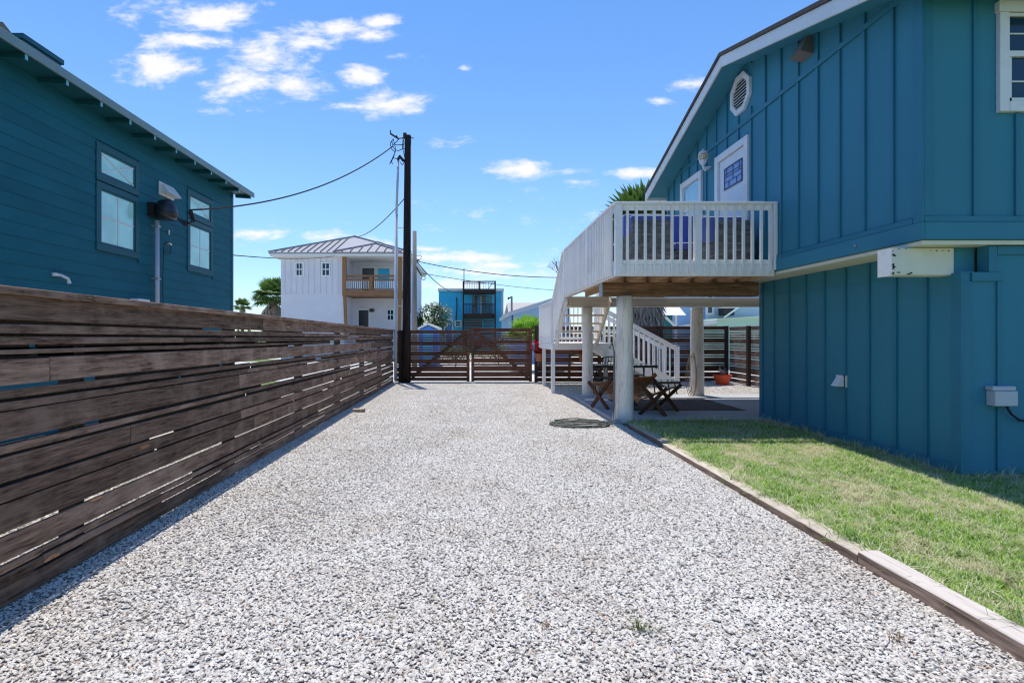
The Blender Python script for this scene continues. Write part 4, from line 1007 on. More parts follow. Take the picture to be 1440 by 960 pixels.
for (a, b) in wins:
    for (zz0, zz1, kind) in ((3.84,4.14,'x'),(2.81,3.57,'+')):
        f = B((LX-.02,LX+.012,a-.095,a,zz0-.03,zz1+.03),(LX-.02,LX+.012,b,b+.095,zz0-.03,zz1+.03),(LX-.02,LX+.014,a-.095,b+.095,zz1+.03,zz1+.12),(LX-.02,LX+.014,a-.095,b+.095,zz0-.13,zz0-.03))
        W_ = part(LH, 'window', f, M['navy_trim'], bevel=.003)
        part(W_, 'pane', B((LX-.019,LX-.012,a,b,zz0,zz1)), M['glass_pale'])
        m = B((LX-.019,LX+.0,a,a+.025,zz0,zz1),(LX-.019,LX+.0,b-.025,b,zz0,zz1),(LX-.019,LX+.0,a,b,zz0-.028,zz0),(LX-.019,LX+.0,a,b,zz1,zz1+.028)); part(W_, 'frame', m, M['navy_trim'])
        m = MB()
        if kind == 'x':
            m.bar((LX-.008,a+.03,zz0+.01),(LX-.008,b-.03,zz1-.01),.006,.018,(0,0,1)); m.bar((LX-.006,a+.03,zz1-.01),(LX-.006,b-.03,zz0+.01),.006,.018,(0,0,1))
        else:
            c_ = (a+b)/2; m.box(LX-.0115,LX-.006,c_-.010,c_+.010,zz0+.001,zz1-.001); zc = (zz0+zz1)/2; m.box(LX-.0116,LX-.004,a+.026,b-.026,zc-.012,zc+.012)
        part(W_, 'muntin', m, M['white_trim'])
# roof with overhang and rafter tails
EX = -5.15
rf = MB(); sl_ = .33
def rz_(x): return 4.70 + (EX-x)*sl_ if x > -8.75 else 4.70 + (EX+8.75)*sl_ - (-8.75-x)*sl_
for (xa, xb) in ((EX, -8.75), (-8.75, -12.35)):
    a = [(xb,-3.3,rz_(xb)),(xa,-3.3,rz_(xa)),(xa,12.66,rz_(xa)),(xb,12.66,rz_(xb))]; rf.hexa(a, [(x,y,z+.06) for x,y,z in a])
part(LH, 'roof', rf, M['shingle'])
part(LH, 'fascia', B((EX+.002,EX+.03,-3.3,12.67,4.655,4.765)), M['gutter'], bevel=.003)
part(LH, 'soffit', B((LX-.01,EX-.0,-3.3,12.6,4.682,4.698)), M['navy_trim'])
y = 12.55
while y > -2:
    m = MB(); m.hexa([(LX,y-.04,4.625),(EX+.0,y-.04,4.60),(EX+.0,y,4.60),(LX,y,4.625)],[(LX,y-.04,4.68),(EX+.0,y-.04,4.68),(EX+.0,y,4.68),(LX,y,4.68)]); rt_ = part(LH, 'rafter_tail', m, M['navy_trim']); part(rt_, 'end_cap', B((EX+.001,EX+.006,y-.04,y,4.592,4.652)), M['tail']); y -= .63  # tails dark as in shade, their lit ends added as pale pieces
m = B((-6.55,-5.62,6.75,7.38,4.80,5.12),(-6.60,-5.60,6.73,7.41,5.122,5.19)); part(LH, 'roof_curb', m, M['navy_trim'], bevel=.004)
m = B((-6.6,-6.2,6.70,6.80,4.9,5.28)); m.prism([(6.60,5.29),(7.15,5.29),(6.90,5.42)], 'x', -6.6, -6.0); part(LH, 'roof_vent', m, paint('rusty_metal', (.25,.15,.12), .7, .3))
# service equipment on the wall
cy = atx(221, 300, LX+.08).y
m = MB(); m.tube([(LX+.08,cy,1.2),(LX+.08,cy,3.40)], .036, 12); cd = part(LH, 'conduit', m, M['pipe'], smooth=True)
for z in (1.6,2.4,3.3): part(cd, 'strap', B((LX,LX+.12,cy-.05,cy+.05,z-.012,z+.012)), M['galv'])
m = MB(); m.lathe([(0,-.18),(.165,-.18),(.18,-.11),(.175,.0),(.14,.10),(.07,.15),(0,.155)], (LX+.22,cy+.03,3.61), 22); hd = part(LH, 'weatherhead', m, M['black'], smooth=True)
m = MB(); m.lathe([(.18,-.02),(.192,-.012),(.192,.012),(.18,.02)], (LX+.22,cy+.03,3.52), 22); m.box(LX,LX+.1,cy-.15,cy+.2,3.45,3.68); part(hd, 'rim', m, M['black_metal'])
m = MB()
for k in range(4):
    m.tube([(LX+.32,cy+.15,3.48),(LX+.40,cy+.32+.05*k,3.36+.03*k),(LX+.42,cy+.50+.03*k,3.50),(LX+.40,cy+.42+.04*k,3.62+.02*k),(LX+.36,cy+.52,3.70)], .012, 6)
part(hd, 'drip_loop', m, M['wire'])
hy0, hy1 = atx(224,262,LX).y, atx(243,262,LX).y
m = MB(); m.hexa([(LX,hy0,3.93),(LX+.17,hy0,3.93),(LX+.17,hy1,3.93),(LX,hy1,3.93)],[(LX,hy0+.02,4.10),(LX+.05,hy0+.02,4.10),(LX+.05,hy1-.02,4.10),(LX,hy1-.02,4.10)]); m.box(LX,LX+.012,hy0-.02,hy1+.02,3.90,4.13); part(LH, 'vent_hood', m, M['white_trim'])
jy0, jy1 = atx(186,421,LX+.14).y, atx(216,421,LX+.14).y
part(LH, 'junction_box', B((LX,LX+.14,jy0+.15,jy1-.1,1.80,2.02)), M['white_trim'], bevel=.006)
p = atx(75,386,LX); m = MB(); m.lathe([(0,-.02),(.035,-.02),(.035,.02),(0,.02)], (p.x+.02,p.y,p.z), 12); m.tube([(p.x,p.y,p.z),(p.x+.05,p.y+.06,p.z-.0),(p.x+.09,p.y+.14,p.z-.04),(p.x+.09,p.y+.16,p.z-.10)], [.018,.018,.020,.026], 8); part(LH, 'overflow_pipe', m, M['white_trim'])
p = atx(237,343,LX); m = MB(); m.box(p.x,p.x+.03,p.y-.05,p.y+.06,p.z-.015,p.z+.015); lpb = part(LH, 'wall_clip', m, M['white_trim'])
m = MB(); m.tube([(p.x+.03,p.y-.09+.11*math.cos(a),p.z-.10+.11*math.sin(a)) for a in [i*math.pi/10 for i in range(21)]], .007, 6); m.tube([(p.x+.03,p.y-.2,p.z-.12),(p.x+.03,p.y-.23,p.z-.6),(p.x+.03,p.y-.22,1.5)], .007, 6); part(lpb, 'cable_loop', m, M['wire'])
part(LH, 'wall_clip', B((LX,LX+.02,p.y-.01,p.y+.01,p.z+.17,p.z+.25)), M['white_trim'])
EX_PT = Vector((LX+.36, cy+.52, 3.70))

# ============================================================ poles and wires
U = thing('utility_pole', 'black creosoted utility pole beside the left gate leaf with wires at its top', 'utility pole', (-2.0, 16.45, 0))
pb = at(571, 540, 16.33); ptop = at(573.5, 190, 16.33)
m = MB(); m.tube([(pb.x,16.36,-.1),(pb.x+.01,16.36,2),(pb.x+.03,16.36,5),(ptop.x,16.36,ptop.z-.03),(ptop.x,16.36,ptop.z)], [.128,.12,.108,.098,.085], 18); part(U, 'pole_shaft', m, M['pole'], smooth=True)
m = MB(); a = at(560,225,16.4); b = at(557.5,300,16.4); c_ = at(555,465,16.4)
m.tube([(a.x,16.4,a.z),(b.x,16.4,b.z)], .038, 10); m.tube([(b.x,16.4,b.z-.02),(c_.x+.03,16.4,c_.z),(c_.x+.03,16.4,0.1)], .05, 10); cd = part(U, 'riser_pipe', m, M['pipe'], smooth=True)
m = MB(); h0 = at(560,223,16.4); m.tube([(h0.x,16.4,h0.z-.02),(h0.x+.05,16.35,h0.z+.05),(h0.x+.17,16.3,h0.z-.1)], .045, 10); part(cd, 'weatherhead', m, M['black_metal'])
for yy in (320, 430): q_ = at(558,yy,16.4); part(cd, 'strap', MB().tube([(q_.x,16.4,q_.z),(q_.x+.3,16.38,q_.z-.03)], .012, 6), M['galv'])
m = MB(); q0, q1, q2 = at(549,188,16.4), at(560,195,16.4), at(573,193,16.4); m.tube([q0,q1], .03, 6); m.tube([q0+Vector((0,0,.1)),q0,q1], .02, 6); m.tube([q1+Vector((-.06,0,.09)),q1], .02, 6); m.tube([q1,q2], .018, 6); m.box(q2.x-.12,q2.x-.02,16.3,16.42,q2.z-.06,q2.z+.1); m.tube([q2, at(582,194.5,16.4)], .015, 6); part(U, 'insulator_bracket', m, M['black_metal'])
m = MB()
def arc(*pts, r=.012):
    ps = [at(x, y, 16.35+.02*random.random()) for x, y in pts]; o_ = []
    for i in range(len(ps)-1):
        for k in range(4):
            t_ = k/4; p0 = ps[max(i-1,0)]; p1_ = ps[i]; p2 = ps[i+1]; p3 = ps[min(i+2,len(ps)-1)]
            o_.append(.5*((2*p1_)+(p2-p0)*t_+(2*p0-5*p1_+4*p2-p3)*t_*t_+(3*p1_-p0-3*p2+p3)*t_**3))
    o_.append(ps[-1]); m.tube(o_, r, 6)
arc((553,196),(549,202),(551,210),(555,214),(553,222),(548,231)); arc((553,195),(555,203),(561,204),(568,203)); arc((551,199),(554,209),(560,212),(567,209)); arc((555,204),(556,213),(551,225),(552,231))
arc((567,196),(566,206),(568,216),(570,228)); arc((548,231),(552,223),(556,223),(560,225)); arc((569,226),(566,232),(563,228)); arc((561,196),(557,200),(552,205)); arc((566,195),(568,200),(567,208),(572,212))
part(U, 'jumper_wire', m, M['wire'])
m = MB(); g0, g1 = at(577.5,205,16.28), at(577.5,440,16.28); m.tube([g0,g1], .012, 6); part(U, 'ground_wire', m, M['grey_pole'])
def wire(label, pts, r=.012, sagd=.3):
    m = MB()
    for a_, b_ in zip(pts[:-1], pts[1:]): m.tube(sag(a_, b_, sagd), r, 6)
    return tag(m.build('overhead_wire', M['wire']), label, 'wire', 'overhead wires')
att = at(552, 206, 16.35)
wire('thick black wire hanging from the utility pole to the teal house on the left', [EX_PT, att], .017, .42)
wire('wire from the utility pole sloping down to the roof of the white house', [at(568,280,16.35), at(498,333,30.8)], .016, .3)
P2 = thing('utility_pole', 'short grey weathered pole behind the black utility pole, with a ring of wire', 'utility pole', at(582,465,24).to_2d().to_3d())
a = at(583,325,24); m = MB(); m.tube([(a.x,24,-.1),(a.x,24,a.z)], [.12,.09], 12); part(P2, 'pole_shaft', m, M['grey_pole'], smooth=True)
m = MB(); c1 = at(589,362,24); m.tube([(c1.x+.12*math.cos(k*.4), 24, c1.z+.09*math.sin(k*.4)) for k in range(16)], .012, 6); m.tube([at(583,366,24), at(590,366,24)], .03, 6); c2 = at(595.5,391,24); m.tube([(c2.x+.08*math.cos(k*.4), 24, c2.z+.08*math.sin(k*.4)) for k in range(17)], .015, 6); m.tube([at(584,373,24), at(593,388,24)], .03, 6)
part(P2, 'wire_ring', m, M['black_metal'])
wire('long level wire crossing the sky from the grey pole towards the deck', [at(585,367,24), at(900,383,25)], .018, .45)
wire('wire from the grey pole down to the bright blue building', [at(586,368,24), at(648,410,47)], .02, .5)
wire('thin lower wire passing behind the rooftop terrace towards the right', [at(592,384,30), at(900,408,52)], .016, .5)
wire('thin wire running from the teal house gable to the roof of the white house', [at(300,356,14), at(470,360,32.6)], .016, .15)

# ============================================================ background town
def hip(m, x0, x1, y0, y1, z0, pts, t=.08):
    """hip roof over rectangle; pts = two ridge points"""
    a = [(x0,y0,z0),(x1,y0,z0),(x1,y1,z0),(x0,y1,z0)]; r0, r1 = pts
    vs = a + [r0, r1] + [(p[0],p[1],p[2]-t) for p in a]
    m.raw(vs, [(0,1,5,4) if r0 != r1 else (0,1,4), (1,2,5), (2,3,4,5), (3,0,4), (9,8,7,6), (0,6,7,1), (1,7,8,2), (2,8,9,3), (3,9,6,0)])
yw = 33.0
f = lambda px, py, y=yw: at(px, py, y)
Wh = thing('two_storey_house', 'white two storey house with grey metal hip roof and brown balcony', 'house', (f(395,473).x, yw, 0))
xa, xb, xc = f(395,0).x, f(484,0).x, f(565,0).x; ze = f(0,361).z
m = MB(); m.box(xa, xb, yw, 41, -.1, ze); m.box(xb+.003, xc, yw+2.2, 41, -.1, ze); part(Wh, 'wall', m, M['white_wall'])
m = MB()
for i in range(11):
    x = xa+.2+i*.36; m.box(x, x+.05, yw-.045, yw+.001, f(0,413).z, ze-.1)
m.box(xa, xb, yw-.02, yw+.001, f(0,413).z-.06, f(0,413).z)
part(Wh, 'batten', m, M['white_wall'])
m = MB(); m.box(xc+.001, xc+.25, yw+2.5, 43.0, -.1, ze); part(Wh, 'side_wall', m, paint('shaded_pale_blue_siding', (.62,.68,.78), .6, .04))  # side wall has its own pale blue siding colour
m = MB(); m.box(xa-.5, xc+.6, yw-.5, 43.5, ze-.02, ze+.18); part(Wh, 'soffit', m, M['white_trim'])
r0 = f(499,333,37); r1 = Vector((r0.x+.2, 38.5, r0.z)); z0 = ze+.19
m = MB(); hip(m, xa-.55, xc+.62, yw-.55, 43.6, z0, (tuple(r0), tuple(r1)));
fh = f(529,343,34.6); m.raw([(f(472,0).x,yw-.6,z0+.01),(xc+.05,yw-.6,z0+.01),(fh.x,34.6,fh.z),(f(505,0).x,37,z0+.9)], [(0,1,2),(0,2,3)]); 
RF = part(Wh, 'roof', m, M['metal_roof'], recalc=False)
m = MB()
lo = Vector((xa-.55,yw-.55,z0)); hi = Vector((xc+.62,yw-.55,z0))
for i in range(1, 22):
    t_ = i/22; b_ = lo.lerp(hi, t_)
    if b_.x < r0.x: s_ = (b_.x-lo.x)/(r0.x-lo.x)
    else: s_ = (hi.x-b_.x)/(hi.x-r0.x)
    if b_.x > f(476,0).x: continue
    top = Vector((b_.x, b_.y+(r0.y-lo.y)*s_, z0+(r0.z-z0)*s_))
    m.bar(b_+Vector((0,0,.04)), top+Vector((0,0,.04)), .04, .06)
for i in range(1, 8):
    t_ = i/8; b_ = Vector((f(472,0).x,yw-.6,z0)).lerp(Vector((xc+.05,yw-.6,z0)), t_); s_ = t_/(.613) if t_ < .613 else (1-t_)/.387
    m.bar(b_+Vector((0,0,.05)), Vector((b_.x, b_.y+(34.6-yw+.6)*s_, z0+.05+(fh.z-z0)*s_)), .04, .06)
for i in range(5):
    x = f(480+i*10,0).x; m.bar((x, 35.5, z0+.95+.12*i*.5), (x+.1, 37, z0+1.35), .04, .05)
part(RF, 'seam', m, M['seam'])
part(RF, 'ridge_cap', MB().bar(lo+Vector((0,0,.05)), Vector(r0)+Vector((0,0,.05)), .16,.08).bar(Vector(r0)+Vector((0,0,.05)), hi+Vector((0,0,.05)), .12,.08).bar((f(472,0).x,yw-.6,z0+.05),(fh.x,34.6,fh.z+.05),.14,.08).bar((fh.x,34.6,fh.z+.05),(xc+.05,yw-.6,z0+.05),.12,.08), M['metal_roof'])
for (a0, a1, b0, b1) in ((416,426,370.5,387),(453.7,463,370.5,387),(545.3,553,436,449.5)):
    yy = yw if a0 < 500 else yw+2.2; p, q_ = at(a0,b0,yy), at(a1,b1,yy)
    W_ = part(Wh, 'window', B((p.x-.08,p.x,yy-.05,yy,q_.z-.08,p.z+.08),(q_.x,q_.x+.08,yy-.05,yy,q_.z-.08,p.z+.08),(p.x,q_.x,yy-.05,yy,p.z,p.z+.08),(p.x,q_.x,yy-.05,yy,q_.z-.08,q_.z)), M['white_trim'])
    part(W_, 'pane', B((p.x,q_.x,yy-.02,yy-.001,q_.z,p.z)), M['glass_dark'])
    cx_ = (p.x+q_.x)/2; cz = (p.z+q_.z)/2; part(W_, 'muntin', B((cx_-.02,cx_+.02,yy-.04,yy-.021,q_.z,p.z),(p.x,q_.x,yy-.042,yy-.02,cz-.03,cz+.03)), M['white_trim'])
yy = yw+2.2
for (a0,a1,b0,b1,mt,nm) in ((509.5,526.5,377,411,'black','door'),(531.5,548,377.5,405,'blue_wall','window'),(504.5,518.5,436,470,'black','door')):
    p, q_ = at(a0,b0,yy), at(a1,b1,yy); W_ = part(Wh, nm, B((p.x,q_.x,yy-.03,yy-.001,q_.z,p.z)), M[mt]); part(W_, 'frame', B((p.x-.1,p.x,yy-.06,yy,q_.z,p.z+.1),(q_.x,q_.x+.1,yy-.06,yy,q_.z,p.z+.1),(p.x,q_.x,yy-.06,yy,p.z,p.z+.1)), M['white_trim'])
bz0, bz1 = f(0,416).z, f(0,408).z
bx0, bx1 = f(486,0).x, f(565,0).x
bal_ = part(Wh, 'balcony', B((bx0,bx1,yw-.1,yw+2.19,bz0,bz1)), M['tan_wood_x'])
part(bal_, 'rail', B((bx0,bx1,yw-.1,yw-.0,f(0,389.5).z,f(0,388).z+.05),(bx0,bx1,yw-.1,yw-.04,f(0,394).z-.05,f(0,392.5).z),(bx0,bx1,yw-.1,yw-.04,f(0,407).z,f(0,406).z)), M['tan_wood_x'])
m = MB()
for i in range(26): x = bx0+.1+(bx1-bx0-.2)*i/25; m.box(x-.02,x+.02,yw-.09,yw-.05,f(0,407).z,f(0,393).z)
part(bal_, 'baluster', m, M['white_trim'])
for px_ in (484.5, 522, 562.5): 
    x = f(px_,0).x; z1_ = ze if px_ != 522 else f(0,388).z; part(bal_, 'post', B((x-.11,x+.11,yw-.13,yw+.09,bz1 if px_ == 522 else bz0,z1_)), M['tan_wood'])
part(Wh, 'prop_post', MB().bar(f(484.5,414),f(487,470),.16,.16), M['tan_wood']); part(Wh, 'prop_post', MB().bar((f(562.5,0).x,yw,bz0),(f(561,0).x,yw,0),.2,.2), M['tan_wood'])
p = f(523,436,yy); part(Wh, 'wall_lamp', B((p.x-.15,p.x+.15,yy-.12,yy,p.z-.12,p.z+.08)), M['black_metal'])
# bright blue building with rooftop terrace
yb_ = 50
g = lambda px, py, y=yb_: at(px, py, y)
BH = thing('blue_house', 'bright blue flat roofed house with dark stacked balconies and a rooftop terrace', 'house', (g(616,0).x, yb_, 0))
part(BH, 'wall', B((g(617,0).x, g(707,0).x, yb_, yb_+9, -.1, g(0,409.5).z)), M['blue_wall'])
part(BH, 'roof', B((g(616,0).x, g(708.5,0).x, yb_-.25, yb_+9.2, g(0,409.4).z, g(0,406).z)), M['white_trim'])
part(BH, 'corner_board', B((g(705,0).x, g(708,0).x, yb_-.02, yb_+.0, -.1, g(0,410).z)), M['pipe'])
t0 = 48.5; G = lambda px, py: at(px, py, t0)
tw = part(BH, 'balcony_tower', B((G(651,0).x,G(697,0).x,t0,yb_-.01,G(0,412).z,G(0,407).z),(G(651,0).x,G(697,0).x,t0,yb_-.01,G(0,447).z,G(0,441).z)), M['fence_z'])
for px_ in (651.7, 674, 696.3): part(tw, 'post', B((G(px_,0).x-.07,G(px_,0).x+.07,t0-.08,t0+.06,-.1 if px_ != 674 else G(0,407).z,G(0,395).z)), M['fence_z'])
part(tw, 'rail', B((G(651,0).x,G(697,0).x,t0-.05,t0+.03,G(0,396.5).z,G(0,395).z),(G(651,0).x,G(697,0).x,t0-.05,t0+.03,G(0,428.5).z,G(0,427).z),(G(651,0).x,G(697,0).x,yb_-.3,yb_-.22,G(0,397).z,G(0,396).z)), M['fence_z'])
m = MB()
for i in range(23): x = G(652,0).x+(G(696.5,0).x-G(652,0).x)*i/22; m.box(x-.018,x+.018,t0-.03,t0+.01,G(0,441).z,G(0,428).z)
for i in range(9): x = G(653,0).x+(G(672,0).x-G(653,0).x)*i/8; m.box(x-.015,x+.015,t0-.03,t0+.01,G(0,407).z,G(0,396).z)
for i in range(4): x = G(676,0).x+(G(687,0).x-G(676,0).x)*i/3; m.box(x-.015,x+.015,t0-.03,t0+.01,G(0,407).z,G(0,396).z)
part(tw, 'baluster', m, M['black_metal'])
m = MB()
for i in range(13): z = -.0+(G(0,448).z)*i/13; m.box(G(653,0).x,G(678,0).x,t0,t0+.03,z,z+.16); m.box(G(680,0).x,G(694.5,0).x,t0,t0+.03,z,z+.10)
part(tw, 'lattice', m, M['fence_x'])
m = MB()
for k in range(10): m.box(G(668,0).x,G(684,0).x,t0+.2+.12*k,t0+.3+.12*k,G(0,427).z+.16*k-.05,G(0,427).z+.16*k)
m.bar((G(687,0).x,t0+.2,G(0,406).z),(G(692,0).x,t0+.2,G(0,398).z),.05,.05)
part(tw, 'stair', m, M['fence_x'])
p, q_ = g(664,412), g(671,441); part(BH, 'door', B((p.x,q_.x,yb_-.03,yb_,q_.z,p.z-.2)), M['glass_dark'])
p, q_ = g(676,413), g(692,441); W_ = part(BH, 'window', B((p.x,q_.x,yb_-.03,yb_,q_.z,p.z-.2)), paint('dim_teal_glass', (.04,.20,.26), .2, .2)); part(W_, 'frame', B((p.x-.05,p.x+.08,yb_-.06,yb_-.0,q_.z,p.z-.2)), M['white_trim'])
p, q_ = g(627,450.5), g(635.5,466); W_ = part(BH, 'door', B((p.x,q_.x,yb_-.03,yb_,q_.z-1,p.z)), M['blue_shed']); part(W_, 'frame', B((p.x-.12,p.x,yb_-.06,yb_,q_.z-1,p.z+.12),(q_.x,q_.x+.12,yb_-.06,yb_,q_.z-1,p.z+.12),(p.x,q_.x,yb_-.06,yb_,p.z,p.z+.12)), M['white_trim'])
p, q_ = g(641,452), g(647.5,458); W_ = part(BH, 'window', B((p.x,q_.x,yb_-.03,yb_,q_.z,p.z)), M['glass_dark']); part(W_, 'frame', B((p.x-.1,p.x,yb_-.06,yb_,q_.z-.1,p.z+.1),(q_.x,q_.x+.1,yb_-.06,yb_,q_.z-.1,p.z+.1),(p.x,q_.x,yb_-.06,yb_,p.z,p.z+.1),(p.x,q_.x,yb_-.06,yb_,q_.z-.1,q_.z),(p.x,q_.x,yb_-.05,yb_-.031,(p.z+q_.z)/2-.03,(p.z+q_.z)/2+.03)), M['white_trim'])
part(BH, 'conduit', MB().tube([g(642,418,49.9),g(642.5,430,49.9),g(641.5,450,49.9)], .05, 6), M['black_metal'])
part(BH, 'flag_pole', MB().tube([at(652.5,395,48.45),at(652.5,377,48.45)], .05, 6), M['galv'])
# small royal blue shed
ys_ = 26; s = lambda px, py: at(px, py, ys_)
SH = thing('garden_shed', 'small royal blue shed with white roof edge behind the left gate leaf', 'shed', (s(602,0).x, ys_, 0))
part(SH, 'wall', MB().prism([(s(589,0).x,-.05),(s(615,0).x,-.05),(s(615,0).x,s(0,464).z),(s(602,0).x,s(0,458.5).z),(s(589,0).x,s(0,464).z)], 'y', ys_, ys_+2.2), M['blue_shed'])
m = MB(); e = .05
for sgn, (xa_, xb_) in ((1,(587.5,602)),(-1,(617.5,602))):
    a_ = Vector((s(xa_,0).x, ys_-.12, s(0,463.5).z)); b_ = Vector((s(xb_,0).x, ys_-.12, s(0,457).z))
    m.hexa([a_, b_, b_+Vector((0,2.5,0)), a_+Vector((0,2.5,0))], [a_+Vector((0,0,.1)), b_+Vector((0,0,.1)), b_+Vector((0,2.5,.1)), a_+Vector((0,2.5,.1))])
part(SH, 'roof', m, M['white_trim'])
part(SH, 'door', B((s(595,0).x,s(609,0).x,ys_-.02,ys_,.0,s(0,467).z)), M['blue_wall'])
# pale blue gabled house on the right, tan roofed one behind it
yg = 29; s = lambda px, py, y=yg: at(px, py, y)
GH = thing('gabled_house', 'pale blue house with a white sloping roof edge behind the rear fence', 'house', (s(720,0).x, yg, 0))
part(GH, 'wall', MB().prism([(s(718,0).x,-.05),(s(800,0).x,-.05),(s(800,0).x,s(0,420).z),(s(786,0).x,s(0,420.5).z),(s(718,0).x,s(0,441.5).z)], 'y', yg, yg+9), M['blue_wall2'])
a_, b_ = s(714.5,440.5), s(792,416); m = MB(); m.hexa([a_+Vector((0,-.4,-.16)), b_+Vector((0,-.4,-.16)), b_+Vector((0,9.4,-.16)), a_+Vector((0,9.4,-.16))], [a_+Vector((0,-.4,.06)), b_+Vector((0,-.4,.06)), b_+Vector((0,9.4,.06)), a_+Vector((0,9.4,.06))]); part(GH, 'roof', m, M['pipe'])
part(GH, 'downpipe', MB().tube([s(720.5,443,28.95),s(720.5,466,28.95)], .03, 6), M['black_metal'])
part(GH, 'window', B((s(754,0).x,s(758,0).x,yg-.02,yg,s(0,455).z,s(0,447).z)), M['white_trim'])
yt = 42; s = lambda px, py, y=yt: at(px, py, y)
TH = thing('tan_roof_house', 'cream house with tan shingled roof showing above the pale blue gable', 'house', (s(715,0).x, yt, 0))
part(TH, 'wall', B((s(711,0).x,s(800,0).x,yt,yt+6,-.05,s(0,440).z)), paint('cream_siding', (.70,.66,.58), .7, .05))
m = MB(); m.raw([s(708,441), s(800,441), at(800,425.5,45), at(713,425.5,45), at(709,441,48), at(800,441,48)], [(0,1,2,3),(3,2,5,4),(0,3,4)]); part(TH, 'roof', m, M['tan_roof'], recalc=False)
part(TH, 'gable', MB().raw([s(709,443,41.9), s(715,441,41.9), s(713,427,41.9), s(709,443,42.4), s(715,441,42.4), s(713,427,42.4)], [(0,1,2),(5,4,3),(0,3,4,1),(1,4,5,2),(2,5,3,0)]), M['tan_roof'])
P3 = thing('utility_pole', 'small distant utility pole standing over the tan roof', 'utility pole', (at(720,0,38).x, 38, 0))
part(P3, 'pole_shaft', MB().tube([(at(720,0,38).x,38,0), at(719.5,417,38)], .07, 8), M['grey_pole']); part(P3, 'crossarm', MB().tube([at(714,420,38), at(720,417,38)], .05, 6).tube([at(715,418,38), at(715,421,38)], .06, 6), M['black_metal'])
# light blue house, hut and green shed seen below the deck
yh = 27; s = lambda px, py, y=yh: at(px, py, y)
BL = thing('pale_blue_house', 'pale blue house seen under the deck with a small window and a wall air conditioner', 'house', (s(960,0).x, yh, 0))
part(BL, 'wall', B((s(934,0).x, s(1230,0).x, yh, yh+8, -.05, 4.2)), M['blue_wall2'])
part(BL, 'roof', MB().prism([(yh-.4,4.2),(yh+8.4,4.2),(yh+4,5.7)], 'x', s(930,0).x, s(1235,0).x), M['tan_roof'])
part(BL, 'skirt_wall', B((s(991,0).x, s(1230,0).x, yh-.3, yh-.01, -.05, s(0,436).z+.6)), paint('light_blue_lap_siding', (.50,.64,.74), .6, .05))
p, q_ = s(995,432,yh-.31), s(1001,440,yh-.31); W_ = part(BL, 'window', B((p.x,q_.x,yh-.33,yh-.3,q_.z,p.z+.5)), M['glass_dark']); part(W_, 'frame', B((p.x-.1,p.x,yh-.36,yh-.3,q_.z-.1,p.z+.5),(q_.x,q_.x+.1,yh-.36,yh-.3,q_.z-.1,p.z+.5),(p.x,q_.x,yh-.36,yh-.3,q_.z-.1,q_.z)), M['white_trim'])
p, q_ = s(1010,434,yh-.31), s(1022,444,yh-.31); AC = part(BL, 'air_conditioner', B((p.x,q_.x+.1,yh-.9,yh-.31,q_.z,p.z)), M['black_metal'], bevel=.02); part(AC, 'bracket', MB().bar((p.x,yh-.95,q_.z-.1),(q_.x+.35,yh-.95,p.z+.1),.05,.08).box(p.x-.05,q_.x+.15,yh-.95,yh-.31,p.z+.001,p.z+.05), M['white_trim'])
yq = 24; s = lambda px, py, y=yq: at(px, py, y)
GS = thing('green_shed', 'low pale green shed with light roof edge behind the rear fence at the far right', 'shed', (s(1010,0).x, yq, 0))
part(GS, 'wall', MB().prism([(s(1008,0).x,-.05),(s(1120,0).x,-.05),(s(1120,0).x,s(0,443).z),(s(1008,0).x,s(0,450).z)], 'y', yq, yq+2), M['green_wall'])
a_, b_ = s(1006,449.5), s(1122,442.5); part(GS, 'roof', MB().hexa([a_+Vector((0,-.2,-.03)),b_+Vector((0,-.2,-.03)),b_+Vector((0,2.3,-.03)),a_+Vector((0,2.3,-.03))],[a_+Vector((0,-.2,.05)),b_+Vector((0,-.2,.05)),b_+Vector((0,2.3,.05)),a_+Vector((0,2.3,.05))]), paint('pale_lime_trim', (.62,.74,.52), .6, .05))
a_ = s(990,0); part(GS, 'lean_to_roof', MB().hexa([s(955,461,23),s(1008,455,23),s(1008,455,25),s(955,461,25)],[s(955,458,23),s(1008,449.5,23),s(1008,449.5,25),s(955,458,25)]), M['white_trim'])
yk = 22.5; s = lambda px, py, y=yk: at(px, py, y)
HT = thing('small_hut', 'small teal hut with a white roof and white braces beside the palm', 'hut', (s(945,0).x, yk, 0))
part(HT, 'wall', B((s(933,0).x, s(948,0).x, yk+.2, yk+1.6, -.05, s(0,443).z)), M['hut_teal'])
part(HT, 'roof', MB().hexa([s(928,443,yk-.2),s(965,443,yk-.2),s(965,443,yk+2.2),s(928,443,yk+2.2)],[s(932,431,yk+.6),s(954,430,yk+.6),s(952,430,yk+1.4),s(934,430,yk+1.4)]), M['white_trim'])
part(HT, 'post', B((s(949,0).x,s(952,0).x,yk-.02,yk+.1,-.05,s(0,443).z)), M['white_trim']); part(HT, 'brace', MB().bar(s(935,445),s(949,458),.07,.09), M['white_trim'])

